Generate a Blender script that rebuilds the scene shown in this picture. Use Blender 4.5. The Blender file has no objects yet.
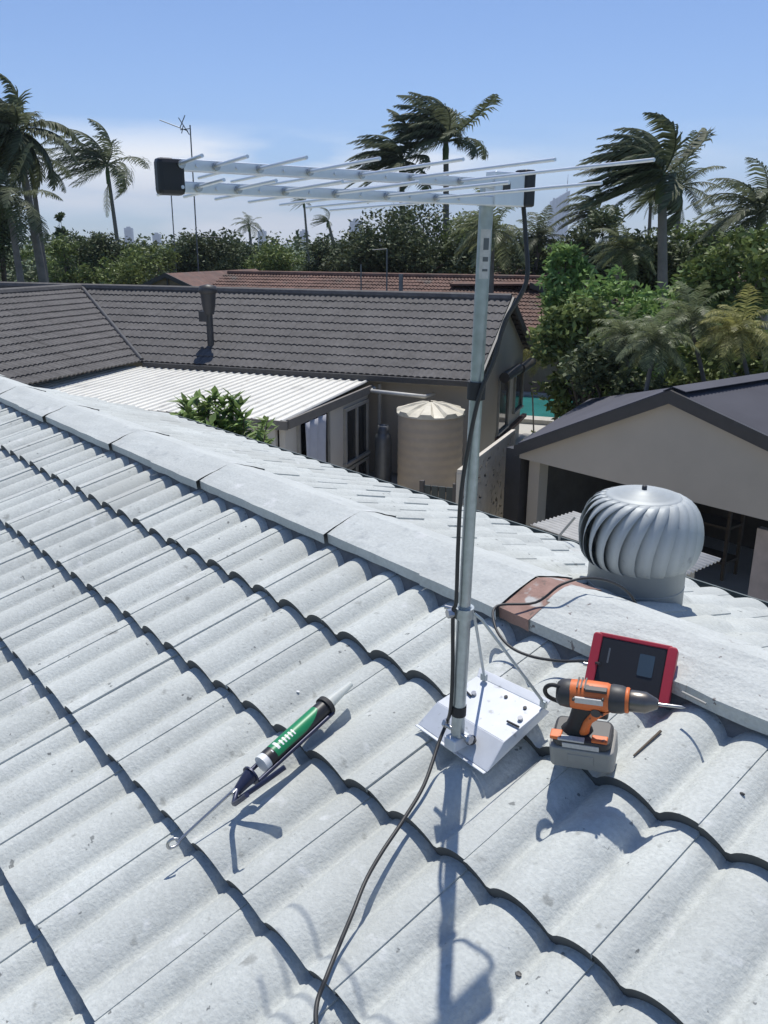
import bpy, math, random
from mathutils import Vector as V, Matrix, noise
R = math.radians
sc = bpy.context.scene
# ------------------------------------------------------------------ camera
CR = ((0.64769981, 0.23171217, -0.72580605), (0.76187926, -0.19073297, 0.61899994), (0.00499467, -0.95390272, -0.30007441))
CP = V((1.24224206, -1.33650085, 1.06309303)); FPX = 850.0
cd = bpy.data.cameras.new('camera'); cam = bpy.data.objects.new('camera', cd); sc.collection.objects.link(cam)
cd.sensor_fit = 'HORIZONTAL'; cd.sensor_width = 36; cd.lens = FPX/768*36; cd.clip_start = .05; cd.clip_end = 20000
cam.matrix_world = Matrix([[CR[i][0], -CR[i][1], -CR[i][2], CP[i]] for i in range(3)] + [[0, 0, 0, 1]])
sc.camera = cam
# ------------------------------------------------------------------ sky and sun
SUN = V((-0.225, 0.26, 0.939)).normalized()
wd = bpy.data.worlds.new('World'); sc.world = wd; wd.use_nodes = True
nt = wd.node_tree; bg = nt.nodes['Background']; bg.inputs[1].default_value = .12
sky = nt.nodes.new('ShaderNodeTexSky'); sky.sky_type = 'NISHITA'; sky.sun_disc = False
sky.sun_elevation = math.asin(SUN.z); sky.sun_rotation = math.atan2(SUN.x, SUN.y)
sky.air_density = .75; sky.dust_density = .2; sky.ozone_density = 3.8
tc = nt.nodes.new('ShaderNodeTexCoord'); mp = nt.nodes.new('ShaderNodeMapping'); mp.inputs['Scale'].default_value = (1.3, 1.3, 7)
nz = nt.nodes.new('ShaderNodeTexNoise'); nz.inputs['Scale'].default_value = 2.2; nz.inputs['Detail'].default_value = 6; nz.inputs['Roughness'].default_value = .5
cr = nt.nodes.new('ShaderNodeValToRGB'); cr.color_ramp.elements[0].position = .40; cr.color_ramp.elements[1].position = .56
sx = nt.nodes.new('ShaderNodeSeparateXYZ'); mr = nt.nodes.new('ShaderNodeMapRange')
mr.inputs[1].default_value = .09; mr.inputs[2].default_value = .125; mr.inputs[3].default_value = 1.0; mr.inputs[4].default_value = 0
mu = nt.nodes.new('ShaderNodeMath'); mu.operation = 'MULTIPLY'; mu2 = nt.nodes.new('ShaderNodeMath'); mu2.operation = 'MULTIPLY'; mu2.inputs[1].default_value = .8
mx = nt.nodes.new('ShaderNodeMix'); mx.data_type = 'RGBA'; mx.inputs['B'].default_value = (8.6, 8.7, 8.7, 1)
lk = nt.links.new
lk(tc.outputs['Generated'], mp.inputs[0]); lk(mp.outputs[0], nz.inputs[0]); lk(nz.outputs[0], cr.inputs[0])
lk(tc.outputs['Generated'], sx.inputs[0]); lk(sx.outputs[2], mr.inputs[0]); lk(cr.outputs[0], mu.inputs[0]); lk(mr.outputs[0], mu.inputs[1])
cdot = nt.nodes.new('ShaderNodeVectorMath'); cdot.operation = 'DOT_PRODUCT'; cdot.inputs[1].default_value = (-.852, .514, .10)   # the cloud bank stands to the left
crg = nt.nodes.new('ShaderNodeMapRange'); crg.inputs[1].default_value = .945; crg.inputs[2].default_value = .995; crg.inputs[3].default_value = .3; crg.inputs[4].default_value = 1.25
mu3 = nt.nodes.new('ShaderNodeMath'); mu3.operation = 'MULTIPLY'; lk(tc.outputs['Generated'], cdot.inputs[0]); lk(cdot.outputs['Value'], crg.inputs[0]); lk(crg.outputs[0], mu3.inputs[1]); lk(mu.outputs[0], mu3.inputs[0])
mu2.use_clamp = True; lk(mu3.outputs[0], mu2.inputs[0]); tint = nt.nodes.new('ShaderNodeVectorMath'); tint.operation = 'MULTIPLY'; tint.inputs[1].default_value = (.82, .88, .98)
lk(mu2.outputs[0], mx.inputs['Factor']); lk(sky.outputs[0], tint.inputs[0]); lk(tint.outputs[0], mx.inputs['A']); lk(mx.outputs['Result'], bg.inputs[0])
sl = bpy.data.lights.new('sun', 'SUN'); sl.energy = 3.5; sl.angle = R(.55); sl.color = (1, .965, .9)
so = bpy.data.objects.new('sun', sl); sc.collection.objects.link(so); so.rotation_euler = SUN.to_track_quat('Z', 'Y').to_euler(); so.location = (0, 0, 30)
sc.view_settings.view_transform = 'Standard'; sc.view_settings.look = 'None'; sc.view_settings.exposure = .38; sc.view_settings.gamma = 1
sc.cycles.volume_bounces = 0; sc.cycles.max_bounces = 6; sc.cycles.transparent_max_bounces = 8
# ------------------------------------------------------------------ measuring helpers: a pixel of the photo -> a point on a real plane
def ray(x, y):
    a, b = (x-384)/FPX, (y-512)/FPX
    return V([CR[i][0]*a+CR[i][1]*b+CR[i][2] for i in range(3)])
def onp(x, y, n, p0):
    d = ray(x, y); return CP+d*((V(p0)-CP).dot(n)/d.dot(n))
def atz(x, y, z): return onp(x, y, V((0, 0, 1)), (0, 0, z))
def dist(x, y, D):
    d = ray(x, y); return CP+d*(D/math.hypot(d.x, d.y))
TH = R(17.754); CT, ST, TT = math.cos(TH), math.sin(TH), math.tan(TH)
UP = V((0, CT, ST)); NR = V((0, -ST, CT)); EX = V((1, 0, 0))
def roof(x, y, off=0): return onp(x, y, NR, NR*off)
FW = V((-.761, .649, 0)); RT = V((.649, .761, 0))
G = -4.2
# ------------------------------------------------------------------ mesh builder
class MB:
    def __init__(s): s.v = []; s.f = []; s.sm = []; s.e = []
    def add(s, vs, fs, M=None, smooth=False, edge=False):
        s.e += [1 if edge else 0]*len(fs)
        o = len(s.v)
        s.v += [tuple(M @ V(p)) if M is not None else tuple(p) for p in vs]
        s.f += [tuple(i+o for i in f) for f in fs]; s.sm += [smooth]*len(fs); return s
    def box(s, c, d, M=None):
        x, y, z = d[0]/2, d[1]/2, d[2]/2; c = V(c)
        vs = [c+V((a*x, b*y, e*z)) for a in (-1, 1) for b in (-1, 1) for e in (-1, 1)]
        return s.add(vs, [(0, 1, 3, 2), (4, 6, 7, 5), (0, 4, 5, 1), (2, 3, 7, 6), (0, 2, 6, 4), (1, 5, 7, 3)], M)
    def prism(s, poly, h0, h1, M=None):      # poly in xy, extruded z h0..h1
        n = len(poly); vs = [(p[0], p[1], h0) for p in poly]+[(p[0], p[1], h1) for p in poly]
        return s.add(vs, [tuple(range(n))[::-1], tuple(range(n, 2*n))]+[(i, (i+1) % n, n+(i+1) % n, n+i) for i in range(n)], M)
    def slab(s, pts, t, M=None):            # polygon thickened along -normal
        pts = [V(p) for p in pts]; n = V((0, 0, 0))
        for i in range(1, len(pts)-1): n += (pts[i]-pts[0]).cross(pts[i+1]-pts[0])
        n.normalize(); k = len(pts); vs = pts+[p-n*t for p in pts]
        return s.add(vs, [tuple(range(k)), tuple(range(k, 2*k))[::-1]]+[(i, k+i, k+(i+1) % k, (i+1) % k) for i in range(k)], M)
    def tube(s, pts, r, n=10, M=None, caps=True, smooth=True, flat=None):
        pts = [V(p) for p in pts]; rs = r if isinstance(r, (list, tuple)) else [r]*len(pts); o = []; up = None
        for i, p in enumerate(pts):
            t = (pts[min(i+1, len(pts)-1)]-pts[max(i-1, 0)]).normalized()
            if up is None: up = V((0, 0, 1)) if abs(t.z) < .9 else V((1, 0, 0))
            a = t.cross(up).normalized(); b = a.cross(t).normalized(); up = b
            for k in range(n):
                q = 2*math.pi*k/n; o.append(p+(a*math.cos(q)+b*math.sin(q))*rs[i])
        fs = [(i*n+k, i*n+(k+1) % n, (i+1)*n+(k+1) % n, (i+1)*n+k) for i in range(len(pts)-1) for k in range(n)]
        s.add(o, fs, M, smooth)
        if caps:
            s.add(o[:n], [tuple(range(n))], M); s.add(o[-n:], [tuple(range(n))[::-1]], M)
        return s
    def lathe(s, prof, n=24, M=None, smooth=True):
        vs = [(r*math.cos(2*math.pi*k/n), r*math.sin(2*math.pi*k/n), z) for r, z in prof for k in range(n)]
        fs = [(i*n+k, i*n+(k+1) % n, (i+1)*n+(k+1) % n, (i+1)*n+k) for i in range(len(prof)-1) for k in range(n)]
        return s.add(vs, fs, M, smooth)
    def build(s, name, m, parent=None, bevel=0, label=None, edge_mat=None):
        me = bpy.data.meshes.new(name); me.from_pydata(s.v, [], s.f); me.polygons.foreach_set('use_smooth', s.sm); me.update()
        o = bpy.data.objects.new(name, me); sc.collection.objects.link(o)
        if m: me.materials.append(m)
        if edge_mat: me.materials.append(edge_mat); me.polygons.foreach_set('material_index', s.e)
        if parent: o.parent = parent
        if label: o['label'] = label
        if bevel:
            b = o.modifiers.new('bevel', 'BEVEL'); b.width = bevel; b.segments = 2; b.limit_method = 'ANGLE'; b.angle_limit = R(35)
        return o
def tag(o, label, cat, group=None):
    o['label'] = label; o['category'] = cat
    if group: o['group'] = group
    return o
def thing(name, label, cat, loc=(0, 0, 0), rz=0, group=None):
    o = bpy.data.objects.new(name, None); sc.collection.objects.link(o); o.location = loc; o.rotation_euler = (0, 0, rz); o.empty_display_size = .2
    return tag(o, label, cat, group)
def struct(o): o['kind'] = 'structure'; return o
def loft(p, q): return V(q)-V(p)
# ------------------------------------------------------------------ materials
def mat(name, col, rough=.7, metal=0., spots=None, scale=6., var=.12, bump=0., bscale=40., coord='Object', trans=0., island=0., spec=.5, fine=None):
    m = bpy.data.materials.new(name); m.use_nodes = True; t = m.node_tree; b = t.nodes['Principled BSDF']; L = t.links.new
    b.inputs['Roughness'].default_value = rough; b.inputs['Metallic'].default_value = metal; b.inputs['Specular IOR Level'].default_value = spec
    c = t.nodes.new('ShaderNodeTexCoord').outputs[coord]
    n = t.nodes.new('ShaderNodeTexNoise'); n.inputs['Scale'].default_value = scale; n.inputs['Detail'].default_value = 5; n.inputs['Roughness'].default_value = .6; L(c, n.inputs[0])
    mm = t.nodes.new('ShaderNodeMapRange'); mm.inputs[1].default_value = .3; mm.inputs[2].default_value = .7; mm.inputs[3].default_value = 1-var; mm.inputs[4].default_value = 1+var; L(n.outputs[0], mm.inputs[0])
    out = mm.outputs[0]
    def mul(o2):
        nonlocal out
        k = t.nodes.new('ShaderNodeMath'); k.operation = 'MULTIPLY'; L(out, k.inputs[0]); L(o2, k.inputs[1]); out = k.outputs[0]
    def rng(src, a, b2, lo, hi):
        k = t.nodes.new('ShaderNodeMapRange'); k.inputs[1].default_value = a; k.inputs[2].default_value = b2; k.inputs[3].default_value = lo; k.inputs[4].default_value = hi; L(src, k.inputs[0]); return k.outputs[0]
    if fine:
        n3 = t.nodes.new('ShaderNodeTexNoise'); n3.inputs['Scale'].default_value = fine[0]; n3.inputs['Detail'].default_value = 3; L(c, n3.inputs[0])
        mul(rng(n3.outputs[0], .3, .7, 1-fine[1], 1+fine[1]))
    if island:
        g = t.nodes.new('ShaderNodeNewGeometry'); mul(rng(g.outputs['Random Per Island'], 0, 1, 1-island, 1+island))
    vm = t.nodes.new('ShaderNodeVectorMath'); vm.operation = 'SCALE'; vm.inputs[0].default_value = col[:3]; L(out, vm.inputs['Scale']); cs = vm.outputs[0]
    if spots:      # (colour, noise scale, threshold, softness)
        for (c2, s2, th, so_) in spots:
            n2 = t.nodes.new('ShaderNodeTexNoise'); n2.inputs['Scale'].default_value = s2; n2.inputs['Detail'].default_value = 4; L(c, n2.inputs[0])
            f = rng(n2.outputs[0], th, th+so_, 0, 1); x = t.nodes.new('ShaderNodeMix'); x.data_type = 'RGBA'; x.inputs['B'].default_value = (*c2, 1)
            L(f, x.inputs['Factor']); L(cs, x.inputs['A']); cs = x.outputs['Result']
    L(cs, b.inputs['Base Color'])
    if bump:
        n4 = t.nodes.new('ShaderNodeTexNoise'); n4.inputs['Scale'].default_value = bscale; n4.inputs['Detail'].default_value = 4; L(c, n4.inputs[0])
        bp = t.nodes.new('ShaderNodeBump'); bp.inputs['Strength'].default_value = bump; bp.inputs['Distance'].default_value = .004; L(n4.outputs[0], bp.inputs['Height']); L(bp.outputs[0], b.inputs['Normal'])
    if trans:
        tr = t.nodes.new('ShaderNodeBsdfTranslucent'); L(cs, tr.inputs[0]); ms = t.nodes.new('ShaderNodeMixShader'); ms.inputs[0].default_value = trans
        L(b.outputs[0], ms.inputs[1]); L(tr.outputs[0], ms.inputs[2]); L(ms.outputs[0], t.nodes['Material Output'].inputs[0])
    return m
M = {}
M['tile'] = mat('weathered_pale_tile', (.502, .522, .497), .9, island=.05, var=.10, scale=2.6, bump=.55, bscale=150, fine=(100, .085), spec=.2,
                spots=[((.36, .38, .37), 9, .62, .25), ((.20, .21, .205), 38, .70, .03), ((.42, .39, .36), 3.3, .70, .08), ((.43, .44, .41), 1.1, .52, .25), ((.33, .34, .32), 22, .66, .08), ((.62, .635, .62), 14, .64, .12)])
M['tile_lip_shade'] = mat('shade_dark_tile_lip', (.085, .09, .09), .9, var=.15, scale=20)  # tile lips coloured darker to paint in the shade band along each course
M['cap'] = mat('painted_ridge_cap', (.495, .515, .495), .9, var=.08, scale=5, bump=.5, bscale=120, fine=(90, .07), spots=[((.27, .29, .30), 11, .63, .2), ((.6, .61, .6), 8, .66, .1)])
M['bed'] = mat('dark_bedding_mortar', (.17, .175, .18), .9, var=.2, scale=18, bump=.8, bscale=90)
M['mortar'] = mat('pale_mortar', (.50, .518, .495), .9, var=.08, scale=7, bump=.9, bscale=90, fine=(120, .08), spots=[((.22, .2, .19), 40, .68, .03)])
M['terra'] = mat('bare_terracotta', (.30, .185, .15), .85, var=.2, scale=14, bump=.5, bscale=90, spots=[((.45, .44, .42), 11, .53, .07), ((.16, .12, .10), 30, .62, .06)])
M['gutter'] = mat('green_grey_gutter', (.12, .14, .13), .5)
M['beige'] = mat('beige_render', (.46, .41, .335), .85, var=.05, scale=1.5, bump=.3, bscale=60)
M['beige_pale'] = mat('pale_grey_render', (.52, .49, .43), .85, var=.05, scale=1.5)
M['dark_tile'] = mat('charcoal_roof_tile', (.100, .094, .091), .85, var=.18, scale=1.3, fine=(9, .18), spots=[((.13, .125, .12), 3, .62, .2)])
M['brick_tile'] = mat('brick_red_roof_tile', (.135, .075, .058), .85, var=.3, scale=.8, fine=(5, .25), spots=[((.10, .085, .075), 1.3, .55, .2)])
M['fascia'] = mat('dark_fascia', (.05, .048, .047), .5)
M['white_sheet'] = mat('white_patio_sheeting', (.72, .70, .63), .5, var=.07, scale=.9, spots=[((.42, .40, .36), 2.2, .6, .3)])
M['white_trim'] = mat('white_paint', (.5, .49, .46), .5)
M['glass'] = mat('dark_window_glass', (.02, .023, .025), .08, spec=.6)
M['frame'] = mat('pale_window_frame', (.33, .32, .29), .5)
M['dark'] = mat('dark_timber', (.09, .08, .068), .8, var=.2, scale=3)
M['tank'] = mat('beige_tank_steel', (.45, .37, .275), .55, var=.06)
M['tank_top'] = mat('cream_tank_top', (.6, .55, .43), .5)
M['gas'] = mat('grey_gas_cylinder', (.14, .15, .16), .4, metal=.3)
M['cloth'] = mat('white_towel', (.45, .46, .5), .9, var=.06)
M['garage_roof'] = mat('dark_metal_roof', (.095, .095, .11), .85, var=.1, scale=1.2, spec=.2)
M['galv'] = mat('galvanised_steel', (.42, .46, .47), .42, metal=.75, var=.12, scale=25, fine=(70, .08))
M['alu'] = mat('aluminium', (.74, .76, .78), .38, metal=.6, var=.05, scale=30)
M['turb'] = mat('grey_turbine_metal', (.43, .455, .45), .55, metal=.12, var=.06, scale=9, spots=[((.28, .3, .31), 30, .66, .1)])
M['turb_base'] = mat('grey_turbine_throat', (.31, .335, .34), .5, metal=.2, var=.05, scale=9)
M['black'] = mat('black_plastic', (.018, .018, .02), .45)
M['rubber'] = mat('black_rubber', (.025, .025, .026), .7)
M['cable'] = mat('black_cable', (.03, .03, .03), .5)
M['cable_grey'] = mat('grey_cable', (.075, .078, .08), .45)
M['plate'] = mat('white_zinc_plate', (.62, .64, .67), .45, metal=.15, var=.06, scale=20, spots=[((.42, .43, .44), 45, .64, .1)])
M['steel'] = mat('bright_steel', (.45, .45, .45), .3, metal=.9)
M['orange'] = mat('orange_tool_plastic', (.72, .17, .04), .5, var=.1, scale=40, spots=[((.10, .06, .05), 60, .63, .08)])
M['batt'] = mat('grey_battery_plastic', (.30, .29, .265), .6, var=.06, scale=40)
M['dgrey'] = mat('dark_grey_plastic', (.05, .048, .047), .5)
M['chuck'] = mat('worn_chuck_steel', (.17, .155, .14), .35, metal=.8, var=.1, scale=60)
M['sticker'] = mat('pale_sticker', (.55, .53, .5), .5, var=.1, scale=150)
M['red'] = mat('red_rubber_bumper', (.42, .028, .05), .5)
M['screen'] = mat('blue_grey_screen', (.05, .075, .10), .25)
M['green'] = mat('green_label', (.012, .22, .085), .4)
M['white'] = mat('white_plastic', (.75, .76, .75), .4)
M['gunblue'] = mat('dark_blue_gun_metal', (.03, .035, .07), .4, metal=.3)
M['bark'] = mat('palm_bark', (.20, .18, .155), .9, var=.2, scale=3)
M['bark_d'] = mat('brown_bark', (.12, .095, .07), .9, var=.2, scale=3)
M['shaft'] = mat('crownshaft_green', (.10, .15, .06), .6)
M['palm'] = mat('palm_leaf', (.135, .155, .09), .55, var=.2, scale=.8, island=.35, trans=.35, spec=.22)
M['palm_y'] = mat('yellow_palm_leaf', (.30, .29, .10), .5, var=.25, scale=.8, island=.4, trans=.35, spec=.22)
M['palm_s'] = mat('silvery_palm_leaf', (.19, .215, .11), .42, var=.2, scale=.8, island=.45, trans=.35, spec=.22)
M['leaf_d'] = mat('dark_leaf', (.10, .125, .058), .55, var=.3, scale=.35, island=.4, trans=.15, spec=.22)
M['leaf_m'] = mat('mid_leaf', (.17, .215, .07), .5, var=.3, scale=.5, island=.4, trans=.2, spec=.22)
M['leaf_b'] = mat('bright_leaf', (.21, .32, .10), .5, var=.25, scale=.8, island=.35, trans=.3, spec=.22)
M['leaf_g'] = mat('glossy_leaf', (.21, .30, .10), .4, var=.2, scale=2, island=.4, trans=.25, spec=.22)
M['grass'] = mat('lawn', (.07, .10, .035), .9, var=.3, scale=.4)
M['concrete'] = mat('concrete_path', (.46, .44, .40), .9, var=.1, scale=1)
M['fence'] = mat('dark_fence', (.10, .09, .08), .85, var=.15, scale=.8)
M['lattice'] = mat('fretwork_screen', (.58, .53, .44), .8)
M['pool'] = mat('pool_water', (.035, .20, .19), .06, var=.2, scale=1.2, bump=.4, bscale=3)
M['coping'] = mat('pool_coping', (.45, .43, .38), .8)
M['tower'] = mat('tower_facade', (.20, .22, .26), .5, var=.1, scale=.05)
M['towerw'] = mat('tower_glass', (.12, .15, .19), .2)
M['pink'] = mat('warm_beige_panel', (.46, .39, .34), .8)
# ------------------------------------------------------------------ haze
hz = bpy.data.materials.new('haze'); hz.use_nodes = True; ht = hz.node_tree
for nn_ in list(ht.nodes):
    if nn_.type == 'BSDF_PRINCIPLED': ht.nodes.remove(nn_)
pv = ht.nodes.new('ShaderNodeVolumePrincipled'); pv.inputs['Color'].default_value = (.78, .87, 1, 1); pv.inputs['Density'].default_value = .00024; pv.inputs['Anisotropy'].default_value = 0
ht.links.new(pv.outputs[0], ht.nodes['Material Output'].inputs['Volume'])
hb = MB().box(tuple(CP+FW*2400+V((0, 0, 145-CP.z))), (6400, 6400, 300)).build('haze', hz); hb['kind'] = 'stuff'
# ------------------------------------------------------------------ ground, path, pool
struct(MB().add([(-9000, -3000, G), (3000, -3000, G), (3000, 9000, G), (-9000, 9000, G)], [(0, 1, 2, 3)]).build('ground', M['grass']))
A = R(29.8); HU = V((math.cos(A), math.sin(A), 0)); HW = V((-math.sin(A), math.cos(A), 0))
def hl(x, y, z): return HU*x+HW*y+V((0, 0, z))          # neighbour-house frame -> world
struct(MB().add([hl(-14, 2, G+.004), hl(4.5, 2, G+.004), hl(4.5, 24.3, G+.004), hl(-14, 24.3, G+.004)], [(0, 1, 2, 3)]).build('path', M['concrete']))
def hmat(): return Matrix.Rotation(A, 4, 'Z')
pl = MB().add([hl(-9, 24.6, G+.10), hl(.4, 24.6, G+.10), hl(-1.7, 28.6, G+.10), hl(-9, 28.6, G+.10)], [(0, 1, 2, 3)]).build('pool_water', M['pool']); struct(pl)
cp_ = thing('pool_coping', 'pale concrete coping edging the teal swimming pool beyond the gable', 'pool edge', hl(-5, 28.9, G))
cp_.rotation_euler = (0, 0, A)
cbm = MB(); cbm.box((0, 0, .07), (10, .5, .16)); cbm.box((-.5, -4.55, .07), (10, .6, .16)); cbm.build('coping_stone', M['coping'], cp_)
# ------------------------------------------------------------------ generic tiled slope (real tile waves, courses that overlap)
def tile_slope(ex, up, origin, x0, x1, rows, gauge, w=.3, amp=.026, step=.024, na=12, ns=3, jit=.0015, lap=.004, keep=None, seed=1, phase=0.0, dmax=None):
    """ex: along the ridge, up: upslope, origin at course 0's lower edge; rows: iterable of row numbers (0 at origin, negative downslope)"""
    rg = random.Random(seed); n = ex.cross(up).normalized()
    if n.z < 0: n = -n
    mb = MB(); c0 = int(math.floor(x0/w)); c1 = int(math.ceil(x1/w)); hp = w/2
    for r in rows:
        for c in range(c0, c1):
            dz = rg.uniform(-jit, jit); dsk = rg.uniform(-jit, jit); dsh = rg.uniform(-.003, .003) if jit else 0
            if keep and not keep((c+.5)*w, (r+.5)*gauge): continue
            vs = []
            L = gauge+.03 if dmax is None else min(gauge+.03, dmax-r*gauge)
            for j in range(ns+1):
                tt = j/ns; d = r*gauge+dsh+tt*L; lift = step*(1-tt*L/gauge*1.0)
                for i in range(na+1):
                    s = i/na*w; q = ((s+phase) % hp)/hp; prof = amp*(abs(math.cos(math.pi*q))**.66)
                    z = prof+lift+dz+dsk*(s/w-.5)
                    if i == 0: z -= lap
                    wob = .0012*noise.noise(V(((c*w+s)*14, d*9, seed))) if jit else 0
                    vs.append(origin+ex*(c*w+s)+up*d+n*(z+wob))
            k = na+1
            fs = [(j*k+i, j*k+i+1, (j+1)*k+i+1, (j+1)*k+i) for j in range(ns) for i in range(na)]
            mb.add(vs, fs, smooth=True)
            th = step+.006                                                    # front lip and side lap
            lipv = [vs[i] for i in range(k)]+[vs[i]-n*th+up*(.004) for i in range(k)]
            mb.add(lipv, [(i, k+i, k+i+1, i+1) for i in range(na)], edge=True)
            if lap:
                sv = [vs[j*k+na] for j in range(ns+1)]+[vs[j*k+na]-n*.014 for j in range(ns+1)]
                mb.add(sv, [(j, j+1, ns+1+j+1, ns+1+j) for j in range(ns)])
    return mb
# ------------------------------------------------------------------ the roof we stand on
YR = .42
house = thing('house', 'house underfoot with weathered pale grey concrete tile roof and stepped ridge', 'house', (0, 0, 0))
GA = .3336
tile_slope(EX, UP, NR*-.047, -9.3, 2.7, range(-10, 2), GA, amp=.046, na=28, ns=5, phase=.017, dmax=.43, step=.029).build('front_tile_slope', M['tile'], house, edge_mat=M['tile_lip_shade'])
UB = V((0, -CT, ST))
ob = V((0, YR, YR*TT))-UB*1.50
tile_slope(EX, UB, ob-V((0, ST, CT))*.024, -9.3, 2.7, range(0, 5), .31, amp=.030, na=20, ns=3, phase=.05, seed=4, dmax=1.49, keep=lambda x, d: x > -5.3).build('back_tile_slope', M['tile'], house, edge_mat=M['tile_lip_shade'])
from mathutils.bvhtree import BVHTree
tile_mesh = bpy.data.objects['front_tile_slope'].data
BV = BVHTree.FromPolygons([v.co.copy() for v in tile_mesh.vertices], [tuple(p.vertices) for p in tile_mesh.polygons])
def rest(x, y, lift):       # the point where a thing seen at (x, y) rests on the tiles
    p = roof(x, y, .02); h = BV.ray_cast(CP, (p-CP).normalized())[0] or p
    return h+NR*lift
# ridge caps
CAPX = [-9.2+.44*i for i in range(11)]
CAPX = [x for x in CAPX if x < -4.6]+[-4.44, -4.0, -3.58, -3.12, -2.69, -2.24, -1.81, -1.40, -.94, -.47, -.16]
def cap_mesh(xa, xb, lift0=.0, lift1=.003, seed=0, wob=.004, hw=.152, rise=.050, n=14):
    mb = MB(); rg = random.Random(seed); k = 6; rows_ = []
    for j in range(k+1):
        t = j/k; x = xa+(xb-xa)*t; lf = lift0+(lift1-lift0)*t; prof = []
        for i in range(n+1):
            a = -1+2*i/n; y = YR+a*(hw+.006*t); zz = .138+(rise+lf)*(1-abs(a)**1.2)-.004+lf*.6
            w_ = wob*noise.noise(V((x*9, a*3, seed))); prof.append(V((x, y, zz+w_)))
        rows_.append([prof[0]+V((0, .004, -.034+.008*noise.noise(V((x*17, 3, seed)))))]+prof+[prof[-1]+V((0, -.004, -.03))])
    m_ = n+3; vs = [p for r_ in rows_ for p in r_]
    mb.add(vs, [(j*m_+i, j*m_+m_+i, j*m_+m_+i+1, j*m_+i+1) for j in range(k) for i in range(m_-1)], smooth=False)
    pass
    return mb
for i in range(len(CAPX)-1):
    cap_mesh(CAPX[i], CAPX[i+1], seed=1, lift0=0, lift1=0, hw=.152+(.008, -.003, .004, -.006)[i % 4]).build('ridge_cap', M['cap'], house)
cap_mesh(-.16, -.052, .0, .0, seed=40, rise=.046).build('ridge_cap', M['terra'], house, label='bare terracotta ridge cap with the paint worn away beside the cable loop')
CX2 = [-.062, .40, .84, 1.27, 1.7, 2.15, 2.6]
for i in range(len(CX2)-1):
    cap_mesh(CX2[i], CX2[i+1], .0, .0, seed=60, wob=.007, rise=.050, n=12, hw=.152+.005*(i % 2)).build('ridge_cap', M['mortar'], house, label='ridge cap smeared with pale rough mortar')
# mortar bedding under the caps, front and back
for sgn, nm in ((1, 'front'), (-1, 'back')):
    mb = MB(); pts = []; n_ = 380
    for i in range(n_+1):
        x = -9.2+11.8*i/n_; y = YR-sgn*(.126+.010*noise.noise(V((x*8, 1, 5*sgn)))+.006*noise.noise(V((x*31, 2, 5))))
        zt = .125; zb = YR*TT-.04-abs(y-YR)*TT
        pts += [V((x, y+sgn*.012, zt)), V((x, y-sgn*.006, (zt+zb)/2+.01)), V((x, y-sgn*.022, zb))]
    mb.add(pts, [(3*i+a, 3*i+3+a, 3*i+4+a, 3*i+1+a) for i in range(n_) for a in (0, 1)], smooth=True).build('mortar_bed', M['bed'], house)
# gutter, fascia and walls of our house
ye = (ob.y+.02); ze = ob.z
mb = MB(); prof = [(.0, .0), (.0, -.09), (.02, -.11), (.09, -.11), (.115, -.09), (.115, -.005), (.105, -.005), (.105, -.085)]
vs = [(x, ye-.03+p[0], ze+p[1]) for x in (-5.35, 2.7) for p in prof]; n8 = len(prof)
mb.add(vs, [(i, i+1, n8+i+1, n8+i) for i in range(n8-1)]).build('gutter', M['gutter'], house)
MB().box((-3.3, ye-.3, (G+ze-.1)/2), (11.4, .2, ze-.1-G)).box((-3.3, -3.3, (G-1.3)/2), (11.4, .2, -1.3-G)).build('wall', M['beige_pale'], house)
MB().box((-1.35, ye-.06, ze-.09), (7.9, .03, .16)).build('fascia_board', M['fascia'], house)
# ------------------------------------------------------------------ neighbour house
nb = thing('neighbour_house', 'beige neighbouring house with charcoal wavy tile roof and white flat patio roof', 'house', (0, 0, 0), A)
PITY = math.atan2(1.55, 3.15); e_up = V((0, math.cos(PITY), math.sin(PITY)))
EZ = -1.75; RZ = -.20; RY = 19.35; EY = 16.2; XR = -3.9; XV = -12.45; XJ = -16.6
e_upb = V((0, -math.cos(PITY), math.sin(PITY)))
tile_slope(EX, e_up, V((0, EY, EZ)), -30, XR, range(0, 10), .351, na=8, ns=1, jit=.003, amp=.030, step=.024, lap=.0, seed=9,
           keep=lambda x, d: x > XV+(XJ-XV)*(d/3.51)-.12 and x < XR).build('main_roof_slope', M['dark_tile'], nb)
tile_slope(EX, e_upb, V((0, 2*RY-EY, EZ)), -30, XR, range(0, 10), .351, na=4, ns=1, jit=0, amp=.035, step=.03, lap=0, seed=9).build('rear_roof_slope', M['dark_tile'], nb)
PW = math.atan2(1.55, XV-XJ); w_up = V((-math.cos(PW), 0, math.sin(PW))); WL = math.hypot(1.55, XV-XJ)
tile_slope(V((0, 1, 0)), w_up, V((XV, 0, EZ)), 4, 20, range(0, 13), WL/13, na=8, ns=1, jit=.003, amp=.035, step=.03, lap=0, seed=11,
           keep=lambda y, d: y < EY+(RY-EY)*(d/WL)+.1).build('wing_roof_slope', M['dark_tile'], nb)
MB().slab([(XJ, 4, RZ), (XJ, RY, RZ), (XJ-8, RY, RZ-2.6), (XJ-8, 4, RZ-2.6)], .05).build('wing_rear_slope', M['dark_tile'], nb)
MB().tube([(XV+.0, EY-.0, EZ+.04), (XJ, RY, RZ+.05)], .07, 6).build('valley_flashing', M['fascia'], nb)
MB().tube([(-30, RY, RZ+.03), (XR, RY, RZ+.03)], .11, 8, smooth=False).build('ridge_capping', M['dark_tile'], nb)
MB().tube([(XJ, 4, RZ+.03), (XJ, RY, RZ+.03)], .11, 8, smooth=False).build('ridge_capping', M['dark_tile'], nb)
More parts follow.
